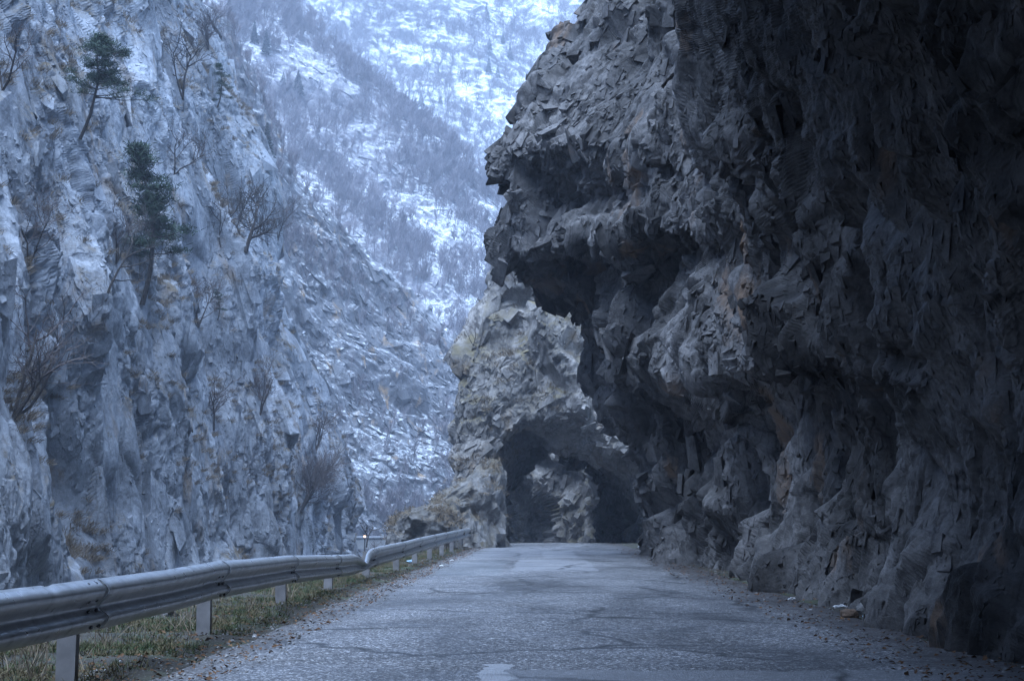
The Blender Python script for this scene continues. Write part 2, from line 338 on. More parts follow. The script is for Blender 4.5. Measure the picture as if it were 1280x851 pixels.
def build_road():
    ys = np.concatenate([np.linspace(-58, 4, 80), np.linspace(4.1, 26, 240), np.linspace(26.2, 74, 160), np.linspace(75, 128, 30)])
    u = np.linspace(0, 1, 60)
    l = -2.55+.10*perlin(np.stack([ys*.35, ys*0, ys*0+.3], 1), 3)+.06*perlin(np.stack([ys*1.7, ys*0, ys*0+.3], 1), 4)
    r = 3.28+.08*perlin(np.stack([ys*.35, ys*0, ys*0+7.3], 1), 8)+.05*perlin(np.stack([ys*2.1, ys*0, ys*0+7.3], 1), 9)
    X = l[:, None]+(r-l)[:, None]*u[None]; X += -.0*u
    Yg = np.repeat(ys[:, None], 60, 1); V = np.stack([X, Yg, X*0], -1).reshape(-1, 3)
    V[:, 2] = dip(V[:, 1])+.006+.018*fbm(V*.45, 3, 5)+.02*np.sin(np.tile(u, len(ys))*math.pi)
    edge = np.tile((u == 0) | (u == 1), len(ys)); V[edge, 2] = dip(V[edge, 1])-.04
    m, nt, b = nodes('worn_asphalt'); N = NT(nt); v = N.mapping(1.0)
    ch = N.voro(v, 72, 'F1', 'Color'); s_ = nt.nodes.new('ShaderNodeSeparateColor'); N.lk(ch, s_.inputs[0])
    c = N.ramp(s_.outputs[0], [(.0, (.022, .022, .024)), (.45, (.075, .073, .075)), (.78, (.15, .147, .15)), (.9, (.30, .30, .30)), (1., (.50, .49, .49))])
    ch2 = N.voro(v, 21, 'F1', 'Color'); s2 = nt.nodes.new('ShaderNodeSeparateColor'); N.lk(ch2, s2.inputs[0])
    c = N.mix(.5, c, N.ramp(s2.outputs[1], [(0., .55), (.8, 1.1), (1., 1.8)]), 'MULTIPLY')
    big = N.noise(N.mapping((1, .45, 1)), .55, 6, .6, .6)
    c = N.mix(1., c, N.ramp(big, [(.34, .52), (.5, 1.1), (.64, 1.5)]), 'MULTIPLY')
    # newer and older repair patches, rectangular in the road plane
    sx = nt.nodes.new('ShaderNodeSeparateXYZ'); wob = nt.nodes.new('ShaderNodeVectorMath'); wob.operation = 'ADD'
    nz = nt.nodes.new('ShaderNodeTexNoise'); nz.inputs['Scale'].default_value = 2.5; nz.inputs['Detail'].default_value = 4; N.lk(v, nz.inputs['Vector'])
    sc_ = nt.nodes.new('ShaderNodeVectorMath'); sc_.operation = 'SCALE'; sc_.inputs['Scale'].default_value = .35
    N.lk(nz.outputs['Color'], sc_.inputs[0]); N.lk(v, wob.inputs[0]); N.lk(sc_.outputs[0], wob.inputs[1]); N.lk(wob.outputs[0], sx.inputs[0])
    def rect(x0, x1, y0, y1):
        a = N.math('MULTIPLY', N.math('GREATER_THAN', sx.outputs[0], x0), N.math('LESS_THAN', sx.outputs[0], x1))
        d = N.math('MULTIPLY', N.math('GREATER_THAN', sx.outputs[1], y0), N.math('LESS_THAN', sx.outputs[1], y1))
        return N.math('MULTIPLY', a, d)
    for (x0, x1, y0, y1, k, col) in ((-.15, 3.6, 3, 10.2, .65, (.19, .19, .197)), (-.4, 1.25, 29, 37, .55, (.24, .24, .25)), (.2, 1.1, 39, 47, .5, (.25, .25, .26)), (-2.3, -.6, 27, 36, .35, (.17, .18, .188)), (-1.6, .1, 40, 58, .4, (.19, .19, .20)), (-1.9, -.7, 17, 21, .3, (.06, .06, .062)), (-.22, -.04, 9.4, 10.6, .75, (.34, .34, .35))):
        c = N.mix(N.math('MULTIPLY', rect(x0, x1, y0, y1), k), c, col)
    crack = N.ramp(N.voro(wob.outputs[0], .42, 'DISTANCE_TO_EDGE'), [(.0, .95), (.028, 0.)])
    crack = N.math('MULTIPLY', crack, N.ramp(N.noise(v, .3, 3), [(.42, 0.), (.5, 1.)]))
    c = N.mix(crack, c, (.02, .02, .02))
    # damp leaf-stained margins
    d = N.noise(v, 3, 7, .7)
    lm = N.ramp(N.math('ADD', sx.outputs[0], N.math('MULTIPLY', d, -1.4)), [(0., 0.), (1., 1.)])
    right = N.math('MULTIPLY', N.math('SUBTRACT', N.math('ADD', sx.outputs[0], N.math('MULTIPLY', N.math('SUBTRACT', d, .5), 1.5)), 2.5), 1.6, True)
    c = N.mix(N.math('MULTIPLY', right, .75), c, (.045, .036, .03))
    left = N.math('MULTIPLY', N.math('SUBTRACT', N.math('MULTIPLY', N.math('ADD', sx.outputs[0], N.math('MULTIPLY', N.math('SUBTRACT', d, .5), 1.0)), -1.), 1.75), 2.2, True)
    c = N.mix(N.math('MULTIPLY', left, .6), c, (.06, .048, .036))
    N.lk(c, b.inputs['Base Color'])
    N.lk(N.ramp(N.noise(v, .9, 6, .6), [(.35, .42), (.65, .70)]), b.inputs['Roughness']); b.inputs['Specular IOR Level'].default_value = .5
    h = N.math('ADD', N.voro(v, 72), N.math('MULTIPLY', N.noise(v, 6, 5), .6))
    N.lk(N.bump(h, .55, .02), b.inputs['Normal'])
    tag(mesh_obj('road', V, grid_faces(len(ys), 60), m, smooth=True), kind='structure')
build_road()
# ------------------------------------------------------------------ the overhanging right-hand cliff
def lat(cols): return np.stack([np.stack([np.array(p[:3], float) if len(p) == 4 else P(*p) for p in c]) for c in cols], 1)
def Wd(*a): return (*a, 0.)          # a world point inside a lattice column
def build_overhang():
    c2 = [(844,705,47),(844,688,48),(848,650,47.6),(848,612,47),(813,558,46),(778,526,45),(736,461,44),(718,400,43),(688,366,42.5),(630,322,41),(630,288,42.2),(636,252,41.6),(624,210,40.4),(620,188,40.2),(650,135,41),(686,80,42.5),(731,8,44),(800,-130,48),(900,-350,60)]
    c3 = [(848,710,41),(848,695,40.5),(850,655,40.5),(845,600,40.5),(822,545,41),(800,505,39.8),(768,440,39.8),(738,370,41.3),(722,330,41.5),(700,306,37.6),(704,282,38.2),(705,255,40),(690,205,38.8),(686,178,38),(700,130,40),(725,80,41.6),(772,5,44),(840,-130,46),(940,-350,58)]
    c4 = [(885,720,34),(885,704,34),(890,650,34.3),(888,590,34.5),(870,520,35.4),(843,474,31.2),(824,410,32.2),(812,350,34.8),(806,318,36),(800,293,32.4),(796,262,33),(790,238,34.6),(775,205,34.6),(765,170,34.4),(770,125,36),(785,80,37.4),(822,5,40),(880,-130,42),(980,-350,54)]
    c5 = [(926,735,28),(925,716,28),(935,650,28.4),(935,580,28.6),(925,515,29.3),(912,464,25.0),(903,410,25.7),(893,350,26.9),(886,312,29.4),(880,284,27.0),(874,250,27.6),(866,225,28.9),(858,190,28.7),(850,160,28.6),(848,115,29.8),(852,75,30.2),(862,5,27.5),(880,-130,25.5),(800,-345,24)]
    c6 = [(982,760,22.5),(982,732,22.5),(1000,650,23),(1005,570,23),(1002,495,23.2),(990,445,20.3),(980,390,21.0),(970,335,22.2),(962,290,22.9),(950,255,22.3),(943,225,22.4),(938,198,22.2),(932,165,20.6),(928,135,20),(926,95,19.3),(930,50,18.5),(935,0,17.8),(940,-160,15.5),(640,-490,15)]
    c7 = [(1064,790,17.5),(1062,756,17.5),(1085,660,18),(1095,560,18),(1090,475,17.7),(1080,410,17),(1074,360,16.7),(1066,310,16.4),(1060,270,16.1),(1053,235,15.7),(1048,205,15.4),(1045,175,15.1),(1042,145,14.7),(1040,115,14.3),(1040,80,13.9),(1040,40,13.4),(1040,-5,13),(1010,-180,11.3),(480,-620,11)]
    c8 = [(1155,830,13.8),(1151,784,13.8),(1180,670,14.2),(1195,560,14),(1195,465,13.6),(1186,400,13.1),(1182,350,12.7),(1175,300,12.3),(1170,260,12.),(1166,225,11.7),(1163,195,11.5),(1160,165,11.3),(1158,135,11.1),(1156,105,10.9),(1155,70,10.6),(1155,35,10.3),(1155,-10,10),(1110,-220,8.6),(350,-850,8.5)]
    c9 = [(1260,880,11),(1255,819,11),(1300,690,11.2),(1320,560,11),(1320,455,10.6),(1312,390,10.3),(1306,340,10),(1298,290,9.7),(1292,250,9.4),(1288,215,9.2),(1284,185,9.05),(1281,155,8.9),(1278,125,8.7),(1275,95,8.55),(1272,60,8.3),(1270,25,8.1),(1270,-15,7.9),(1180,-260,6.8),(200,-1100,6.5)]
    prof = [(3.4,-.5),(3.4,0),(3.65,.9),(3.75,1.7),(3.7,2.2),(3.62,2.6),(3.55,2.85),(3.45,3.1),(3.35,3.3),(3.25,3.5),(3.15,3.67),(3.05,3.85),(2.95,4.0),(2.85,4.15),(2.75,4.35),(2.6,4.55),(2.45,4.75),(1.2,5.9),(-2.2,7.6)]  # top points, out of view, stretch the roof leftward to shade the wall
    near = [[Wd(x, y, z) for x, z in prof] for y in (6, 0, -12, -26)]
    near.append([Wd(x-16, -58, z) for x, z in prof])  # unseen bend closing the gorge behind the camera, added to block light
    L = lat([c2, c3, c4, c5, c6, c7, c8, c9]+near)
    back1 = L[:, 0]+np.array([2.2, 3.5, .3]); back0 = L[:, 0]+np.array([14, 9, 1.5]); backm = L[:, 0]+np.array([.8, 1.2, .05])
    L = np.concatenate([back0[:, None], back1[:, None], backm[:, None], L], 1)
    top1 = L[-1]+np.array([.3, 1, 7]); top2 = L[-1]+np.array([14, 3, 16]); top3 = L[-1]+np.array([40, 4, 22])
    L = np.concatenate([L, top1[None], top2[None], top3[None]], 0)
    G = resample(resample(L, seg_counts(L, 0, 1.55, cap=90), 0), seg_counts(L, 1, 1.55, cap=150), 1)
    print('overhang grid', G.shape)
    def d1(V, n):
        wv = V+np.stack([fbm(V*.3, 3, 40), fbm(V*.3+9, 3, 41), fbm(V*.3+17, 3, 42)], 1)*.5
        f1, e1 = facet(bedding(wv, .55, 1.5)/1.9, 1, 1.1, .24)
        f2, e2 = facet(bedding(wv, .6, 1.7)/.80, 2, 1.1, .22)
        dep = np.clip(V[:, 1]/34, .35, 1.15)
        flut = (ridged(V*[.7, .7, .10]+.2*perlin(V*.5, 8)[:, None]*[1, 1, 0], 3, 9)-.4)*np.clip((7.0-V[:, 2])/3., 0, 1)
        g = np.clip(.75+1.3*fbm(V*.28, 2, 13), .15, 1.5)
        d = .66*f1+.40*f2*g+.18*fbm(V*.35, 2, 12)
        d -= .06*np.exp(-e1*20)+.045*np.exp(-e2*18)
        fb, eb = facet(V*[1.1, 1.1, .45]+.2*perlin(V*.9, 18)[:, None], 15, 1.2, .22)
        return d*dep+.17*flut+np.clip((7.0-V[:, 2])/3., 0, 1)*(.32*fb-.09*np.exp(-eb*16))
    def d2(V, n):
        wv = V+np.stack([fbm(V*.9, 2, 50), fbm(V*.9+9, 2, 51), fbm(V*.9+17, 2, 52)], 1)*.12
        f3, e3 = facet(bedding(wv, .6, 1.8)/.33, 3, 1.2, .22)
        f4, e4 = facet(bedding(wv, .4, 1.5)/.14, 4, 1.2, .25)
        dep = np.clip(V[:, 1]/30, .35, 1.2)
        drip = ridged(V*[2.6, 2.6, .4], 2, 60)*np.clip(.4-n[:, 2], 0, 1)
        g = np.clip(.7+1.6*fbm(V*.45, 2, 62), .1, 1.6)
        d = (.17*f3-.03*np.exp(-e3*16))*g+.05*f4*(.4+.6*g)+.03*drip+.02*fbm(V*2.2, 4, 61)
        d += np.clip((1.8-V[:, 2])/1.4, 0, 1)*.10*perlin(V*[.9, .9, .7], 66)
        near = np.clip((30-V[:, 1])/12, 0, 1); f5, e5 = facet(bedding(V, .3, 1.6)/.07, 5, 1.2, .3)
        return d*dep+near*(.022*f5+.05*fbm(V*[4, 4, 1.6], 4, 67))
    G = displace(G, d1, 6, d2)
    low = lambda c: np.clip((6.5-c[:, 2])/2.5, 0, 1)
    VV, FF = joined(G, True, [rock_blocks(G, 5500, (.55, .1, .83), 1.7, 4.5, 13, 501, 1.8, .5, .84, .14, low), rock_blocks(G, 20000, (.55, .1, .83), 1.8, 1.8, 6, 502, 1.5, .65, .70, .35, low)])
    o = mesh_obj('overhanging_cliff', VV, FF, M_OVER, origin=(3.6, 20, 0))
    tag(o, 'dark overhanging grey cliff leaning out above the right side of the road', 'cliff')
    return G
G_OVER = build_overhang()
# ------------------------------------------------------------------ the rock spur with the tunnel arch
def build_arch():
    Fr = [(612,692),(614,640),(615,601),(627,561),(644,537),(679,524),(733,538),(777,570),(801,598),(812,641),(814,692)]
    Bk = [(634,692),(631,650),(636,618),(654,590),(672,568),(692,552),(725,562),(748,580),(754,610),(752,645),(752,692)]
    Ou = [(572,692),(572,640),(568,570),(578,450),(624,352),(672,292),(760,240),(900,290),(960,450),(985,600),(990,692)]
    rows = []
    F3 = np.array([P(x, y, 63) for x, y in Fr]); B3 = np.array([P(x, y, 77) for x, y in Bk])
    yo = [63,63,63,63,64.5,66,66,65,64,64,64]
    O3 = np.array([P(x, y, Y) for (x, y), Y in zip(Ou, yo)])
    c = np.array([1.2, 0, 1.5])
    def radial(A, k):
        d = A-c; d[:, 1] = 0; d /= np.linalg.norm(d, axis=1)[:, None]; return A+d*k
    kk = np.array([.9, .9, 1., 1.6, 3, 5, 6, 6, 6, 6, 6])[:, None]; rows.append(radial(B3, kk)+[0, 2.2, 0]); rows.append(radial(B3, kk*.45)+[0, 1.2, 0]); rows.append(B3+[0, .6, 0]); rows.append(B3)
    Ch = [(617,692),(617,640),(619,601),(633,560),(650,534),(690,547),(745,575),(776,599),(797,628),(806,645),(807,692)]
    C3 = np.array([P(x, y, 66.5) for x, y in Ch]); rows.append(radial((C3+B3)/2, .45)); rows.append(radial(C3, .25)+[0, .7, 0]); rows.append(C3); rows.append(radial(F3, .12))
    for k, y in ((.12, -.25), (.35, -.6), (.68, -.3)):
        rows.append(F3+(O3-F3)*k+[0, y, 0])
    rows.append(O3); rows.append(O3+[-.2, 1.2, .25]); rows.append(radial(O3, -.3)+[0, 7, .3]); rows.append(radial(O3, -1.0)+[0, 18, 1])
    L = np.stack(rows, 0)
    L[:, [0, -1], 2] = np.minimum(L[:, [0, -1], 2], -.6)
    L[-1, 1:-1, 2] -= 0
    G = resample(resample(L, seg_counts(L, 0, 1.4, cap=90), 0), seg_counts(L, 1, 1.4, cap=110), 1)
    print('arch grid', G.shape)
    def d1(V, n):
        wv = V+np.stack([fbm(V*.25, 3, 70), fbm(V*.25+9, 3, 71), fbm(V*.25+17, 3, 72)], 1)*1.4
        f1, e1 = facet(bedding(wv, -.6, 1.5)/2.2, 11, 1.0, .3); f2, e2 = facet(bedding(wv, -.6, 1.4)/.85, 12, 1.0, .26)
        return .80*f1+.34*f2*np.clip(.6+1.7*fbm(V*.35, 2, 77), .05, 1.4)+.12*fbm(V*.4, 2, 73)-.05*np.exp(-e1*22)-.02*np.exp(-e2*20)
    def d2(V, n):
        f3, e3 = facet(bedding(V+.15*fbm(V*1.1, 2, 74)[:, None], -.6, 1.2)/.38, 13, .9)
        f4, e4 = facet(bedding(V, -.6, 1.2)/.16, 14, 1.2, .25)
        g = np.clip(.5+1.8*fbm(V*.5, 2, 78), .05, 1.4)
        return .16*f3*g+.06*f4*(.3+.7*g)+.03*fbm(V*1.8, 4, 75)-.02*np.exp(-e3*20)*g
    G = displace(G, d1, 6, d2)
    VV, FF = joined(G, False, [rock_blocks(G, 900, (.6, 0, .8), 1.6, 4, 11, 511, 1.7, .5, .80, .2, box=(520, 260, 860, 700)), rock_blocks(G, 3600, (.6, 0, .8), 1.7, 2., 6, 512, 1.5, .6, .70, .3, box=(520, 260, 860, 700))])
    o = mesh_obj('rock_arch', VV, FF, M_ARCH, origin=(1, 60, 0))
    tag(o, 'pale grey rock spur pierced by the natural tunnel arch over the road', 'rock arch')
    return G
G_ARCH = build_arch()
def build_inner():
    xs = np.linspace(628, 830, 150); ys = np.linspace(470, 705, 170); X, Yy = np.meshgrid(xs, ys)
    left = 646+8*np.sin(Yy*.05)
    Y0 = 92-4*np.clip((X-690)/60, 0, 1)
    e = ((X-657)/36)**2+((Yy-690)/86)**2
    q = np.clip((1.3-e)/.9, 0, 1); Y0 = Y0+9*q*q*(3-2*q)
    Y0 = Y0+np.clip((560-Yy)/60, 0, 3)*4+np.clip((left-X)/8, 0, 3)*8
    G = np.stack([np.stack([P(x, y, d) for x, y, d in zip(r0, r1, r2)]) for r0, r1, r2 in zip(X, Yy, Y0)])
    G = displace(G, lambda V, n: .9*facet((V+.8*fbm(V*.4, 2, 80)[:, None])/2.2, 21, .9)[0]+.4*facet(V/.8, 22, .9)[0]+.1*fbm(V*2, 3, 82))
    # return wall: solid back
    back = G[:, :1]+np.array([2, 12, 0]); backr = G[:, -1:]+np.array([3, 8, 0]); G = np.concatenate([back, G, backr], 1)
    topr = G[:1]+np.array([0, 14, 5]); G = np.concatenate([topr, G], 0)
    VV, FF = joined(G, True, [rock_blocks(G, 1100, (.3, 0, .9), 1.6, 3, 9, 551, 1.6, .5, .7, .25, box=(600, 480, 820, 690))])
    o = mesh_obj('rock_wall', VV, FF, M_ARCH, origin=(1.5, 95, -2))
    tag(o, 'shadowed rock face with a second tunnel mouth seen through the arch', 'rock face')
build_inner()
def ico(n):
    import bmesh
    bm = bmesh.new(); bmesh.ops.create_icosphere(bm, subdivisions=n, radius=1)
    V = np.array([v.co[:] for v in bm.verts]); T = np.array([[v.index for v in f.verts] for f in bm.faces]); bm.free(); return V, T
ICO6 = ico(6); ICO5 = ico(5); ICO3 = ico(3); ICO2 = ico(2)
def boulder(name, c, r, seed, mat, base=ICO6, amp=1., shear=0., box=.6):
    V, T = base; V = V.copy(); V = np.sign(V)*np.abs(V)**box; V = V/np.max(np.abs(V))
    V = V*np.array(r); V[:, 0] += 0; V[:, 2] += shear*V[:, 0]*(V[:, 2] > 0)*np.clip(V[:, 2]/r[2], 0, 1)
    s = min(r); N_ = V/np.linalg.norm(V/np.array(r), axis=1)[:, None]; N_ /= np.linalg.norm(N_, axis=1)[:, None]
    Q = V+seed*13.7
    d = amp*s*(.28*fbm(Q/s*.7, 3, seed)+.26*facet((Q+.2*s*fbm(Q/s, 2, seed+3)[:, None])/s/.8, seed, .9)[0]+.10*facet(Q/s/.3, seed+1, .9)[0]+.04*fbm(Q/s*5, 3, seed+2))
    V = V+N_*d[:, None]+np.array(c)
    return mesh_obj(name, V, T, mat, origin=(c[0], c[1], c[2]-r[2]))
p = P(585, 640, 54.5); o = boulder('rock_outcrop', (p[0]-.1, 55.2, .5), (1.45, 2.4, 2.0), 5, M_MOSSY, shear=.55)
tag(o, 'grass-topped rock outcrop at the left foot of the tunnel arch', 'rock outcrop')
p = P(520, 655, 49); o = boulder('boulder', (p[0]+.25, 50.0, .25), (1.15, 1.6, 1.05), 9, M_MOSSY, shear=.15)
tag(o, 'blocky grey boulder with mossy top behind the far end of the guardrail', 'boulder')
# ------------------------------------------------------------------ left cliff
def build_left():
    pys = [720, 600, 480, 360, 240, 120, 0, -150, -400]
    spec = [
        ([-330]*9, [22.5, 23, 24, 25, 27, 28, 30, 34, 42]),
        ([-120]*9, [29, 29.5, 31, 31.5, 33, 34.5, 37, 42, 50]),
        ([0]*9, [35, 36, 38, 38, 40, 42, 45, 50, 58]),
        ([100, 100, 100, 98, 95, 90, 85, 80, 75], [42, 43.5, 46, 46, 48, 50.5, 53.5, 59, 68]),
        ([205, 205, 202, 198, 190, 175, 160, 150, 140], [52, 53, 55, 55, 57.5, 61, 65, 71, 82]),
        ([268, 266, 264, 255, 240, 215, 190, 180, 165], [60, 60.5, 62.5, 64, 66, 70, 74, 81, 92]),
        ([312, 308, 305, 295, 275, 246, 215, 200, 180], [66, 67, 71, 73, 77, 80, 83, 90, 103]),
        ([385, 385, 372, 352, 325, 285, 245, 220, 195], [82, 83, 84, 89, 91, 95, 99, 106, 119]),
        ([430, 430, 412, 366, 348, 308, 262, 235, 205], [95, 96, 93, 95, 97, 101, 106, 113, 125]),
        ([458, 456, 440, 386, 370, 330, 275, 245, 215], [106, 106, 101, 99, 102, 107, 112, 119, 130])]
    for q, sh in ((-1, 1.), (-2, .9), (-3, .6)):
        spec[q] = ([x-sh*(18 if i < 2 else 40) for i, x in enumerate(spec[q][0])], spec[q][1])
    cols = [[P(x, y, d) for x, y, d in zip(xs, pys, ds)] for xs, ds in spec]
    L = np.stack([np.stack(c) for c in cols], 1)
    L = np.concatenate([L, (L[:, -1]+[-1.5, 4, -.3])[:, None], (L[:, -1]+[-8, 22, -2])[:, None]], 1)
    L = np.concatenate([(L[:, 0]+[.5, -78, 0])[:, None], (L[:, 0]+[.3, -20, 0])[:, None], L], 1)
    bot = L[:1].copy(); bot[..., 2] = -13.5; bot[..., 0] += 1.5
    t1 = L[-1:]+np.array([-10, 8, 8]); t2 = L[-1:]+np.array([-45, 15, 25])
    L = np.concatenate([bot, L, t1, t2], 0)
    G = resample(resample(L, seg_counts(L, 0, 1.7, cap=110), 0), seg_counts(L, 1, 1.5, cap=110), 1)
    print('left grid', G.shape)
    A = -.42
    def d1(V, n):
        wv = V+np.stack([fbm(V*.12, 3, 90), fbm(V*.12+9, 3, 91), fbm(V*.12+17, 3, 92)], 1)*1.2
        f0, e0 = facet(bedding(wv, A, 2.2)/5.5, 30, 1.0, .4)
        hol = 0
        for hx, hy, hY, hr, hd in ((112, 596, 44, 1.25, 1.5), (70, 640, 42, .9, .8), (374, 492, 92, 1.5, 1.8), (240, 480, 60, .8, .7)):
            q = V-P(hx, hy, hY); hol = hol-hd*np.exp(-((q[:, 1]/(hr*1.6))**2+((q[:, 2]+.3*q[:, 1])/(hr*1.35))**2)**1.5)
        return 1.5*f0+.5*fbm(V*.12, 2, 93)-.15*np.exp(-e0*18)+hol
    def d2(V, n):
        wv = V+np.stack([fbm(V*.12, 3, 90), fbm(V*.12+9, 3, 91), fbm(V*.12+17, 3, 92)], 1)*1.2
        f1, e1 = facet(bedding(wv, A, 2.6)/2.0, 31, 1.0, .3); f2, e2 = facet(bedding(wv, A, 2.2)/.8, 32, 1.0, .26)
        f3, e3 = facet(bedding(V+.2*fbm(V*1.1, 2, 94)[:, None], A, 2.0)/.33, 33, 1.0, .24)
        f4, e4 = facet(bedding(V, A, 1.8)/.16, 34, 1.2, .25)
        g = np.clip(.5+1.9*fbm(V*.2, 2, 98), .08, 1.5)
        return .62*f1-.13*np.exp(-e1*16)+.28*f2*g-.05*np.exp(-e2*16)*g+(.14*f3-.03*np.exp(-e3*14))*g+.03*f4*(.3+.7*g)+.04*fbm(bedding(V, A, 2.5)*1.3, 5, 95)
    G = displace(G, d1, 6, d2)
    VV, FF = joined(G, True, [rock_blocks(G, 900, (-.42, .1, .9), 2.4, 5, 17, 521, 1.9, .4, .90, .10), rock_blocks(G, 9000, (-.42, .1, .9), 1.9, 1.4, 4.5, 522, 1.5, .6, .72, .3)])
    o = mesh_obj('limestone_cliff', VV, FF, M_CLIFF, origin=(-14, 50, -12))
    tag(o, 'tall pale grey cliff across the gorge on the left with dry grass tufts', 'cliff')
    return G
G_LEFT = build_left()
# ------------------------------------------------------------------ far slopes
def build_tier(name, mat, cols, bottom_z, d_fn, per, wrap, blocks=None):
    L = np.stack([np.stack([P(*p) for p in c]) for c in cols], 1)
    bot = L[:1].copy(); bot[..., 2] = bottom_z
    L = np.concatenate([bot, L, L[-1:]+np.array(wrap)], 0)
    G = resample(resample(L, seg_counts(L, 0, per, cap=160), 0), seg_counts(L, 1, per, cap=160), 1)
    G = displace(G, d_fn); print(name, G.shape)
    VV, FF = (joined(G, True, blocks(G)) if blocks else (G.reshape(-1, 3), grid_faces(*G.shape[:2], flip=True)))
    o = mesh_obj(name, VV, FF, mat); tag(o, kind='structure'); return G
def tfn(s, A, amp, sd):
    def fn(V, n):
        wv = V+s*.5*np.stack([fbm(V/s*.4, 3, sd), fbm(V/s*.4+9, 3, sd+1), fbm(V/s*.4+17, 3, sd+2)], 1)
        B = bedding(wv, A, 2.4)
        f1, e1 = facet(B/s, sd+3, .9, .3); f2, e2 = facet(B/(s*.32), sd+4, .9, .25); f3, e3 = facet(B/(s*.12), sd+5, 1., .25)
        return amp*(.9*f1+.38*f2+.22*f3+.5*fbm(V/s*.5, 4, sd+6)+.04*ridged(bedding(V, A, 2)/s*1.4, 4, sd+7)+.26*fbm(V/s*3, 5, sd+8))
    return fn
def ladder(px, top, bot, Yb, Yt, k=7, pw=1.3):
    return [(px, bot+(top-bot)*i/(k-1), Yb+(Yt-Yb)*(i/(k-1))**pw) for i in range(k)]
T1 = [ladder(px, top, 690, 150+px*.03, yt) for px, top, yt in ((80, -40, 175), (200, -20, 178), (270, 28, 180), (330, 120, 185), (372, 225, 190), (450, 310, 195), (560, 412, 200), (615, 455, 200), (700, 540, 195), (800, 600, 190))]
T1[2:] = [[(x, y, d) for x, y, d in c] for c in T1[2:]]
G_T1 = build_tier('rocky_hillside', M_T1, T1, -13, tfn(7, -.85, 1.4, 200), 1.6, (-6, 25, -4), lambda G: [rock_blocks(G, 7000, (-.75, .1, .66), 1.9, 2., 9, 531, 1.6, .5, .6, .3, box=(180, -40, 700, 700))])
T2 = [ladder(px, top, 620, 235, yt) for px, top, yt in ((60, -260, 360), (200, -160, 350), (300, -70, 340), (360, 10, 335), (430, 78, 330), (500, 130, 330), (570, 185, 325), (640, 262, 320), (720, 330, 310), (820, 400, 300))]
G_T2 = build_tier('wooded_hillside', M_T2, T2, -13, tfn(12, -.85, 2.2, 300), 1.6, (-6, 30, -8), lambda G: [rock_blocks(G, 3000, (-.75, .1, .66), 1.8, 1.6, 7, 541, 1.6, .5, .6, .3, box=(280, -40, 720, 480))])
T3 = [ladder(px, top, 480, 430, yt, 9, 1.2) for px, top, yt in ((-60, -420, 760), (150, -380, 740), (330, -340, 720), (450, -300, 700), (560, -260, 680), (650, -230, 690), (730, -240, 720), (840, -260, 740), (980, -280, 760))]
G_T3 = build_tier('snowy_mountain', M_T3, T3, -13, tfn(26, -.75, 5.5, 400), 1.7, (0, 60, 6))
# ------------------------------------------------------------------ plants
def bare_branches(rng, h, levels=3, kids=(5, 7, 6), spread=.75, lean=(0, 0), r0=None, wob=.16, seg=4, up=.12):
    """list of (points, radii) for a leafless tree growing from the origin"""
    out = []
    def grow(p, d, L, r, lv):
        pts = [p]; q = p.copy(); dd = d.copy()
        for i in range(seg):
            dd = dd+rng.normal(0, wob, 3)+np.array([0, 0, up]); dd /= np.linalg.norm(dd); q = q+dd*L/seg; pts.append(q.copy())
        pts = np.array(pts); out.append((pts, np.linspace(r, r*.35, seg+1)))
        if lv < levels:
            for k in range(kids[lv]):
                t = rng.uniform(.25, 1); i = min(seg-1, int(t*seg)); f = t*seg-i; b = pts[i]*(1-f)+pts[i+1]*f
                a = pts[i+1]-pts[i]; a /= np.linalg.norm(a); s = rng.normal(0, 1, 3); s -= a*np.dot(s, a); s /= np.linalg.norm(s)
                nd = a*rng.uniform(.4, .9)+s*spread; nd /= np.linalg.norm(nd)
                grow(b, nd, L*rng.uniform(.42, .68), r*.5, lv+1)
    grow(np.zeros(3), np.array([lean[0], lean[1], 1.])/math.sqrt(1+lean[0]**2+lean[1]**2), h*.6, r0 or h*.02, 0)
    return out
def find(px, py, G, tol=5):
    V = G.reshape(-1, 3); x, y, d = proj(V); m = (np.abs(x-px) < tol) & (np.abs(y-py) < tol) & (d > 1)
    i = np.where(m)[0]
    if not len(i): return find(px, py, G, tol*2)
    return V[i[np.argmin(d[i])]]
def bare_tree(px, py, G, h, stems, label, seed, lean=(0, 0), kids=(5, 6, 5), spread=.8, thick=.017, cat='bare tree', base=None, up=.12):
    rng = np.random.default_rng(seed); b = find(px, py, G) if base is None else base
    root = empty('bare_tree', b); tag(root, label, cat, None)
    T_ = MB(); C_ = MB()
    for s in range(stems):
        ln = (lean[0]+rng.normal(0, .3 if stems > 1 else .06), lean[1]+rng.normal(0, .3 if stems > 1 else .06))
        br = bare_branches(rng, h*rng.uniform(.75, 1), 3, kids, spread, ln, h*thick*rng.uniform(.8, 1.1), up=up)
        for k, (pts, rad) in enumerate(br):
            if k == 0: T_.tube(pts-[0, 0, .0]+b, rad, 6)
            else: C_.tube(pts+b, np.maximum(rad, h*.0011), 4 if rad[0] > h*.006 else 3)
    T_.obj('trunk', M_BARK, root, tuple(b)).location = (0, 0, 0)
    C_.obj('crown', M_BARK if thick > .016 else M_TWIG, root, tuple(b)).location = (0, 0, 0)
    return root
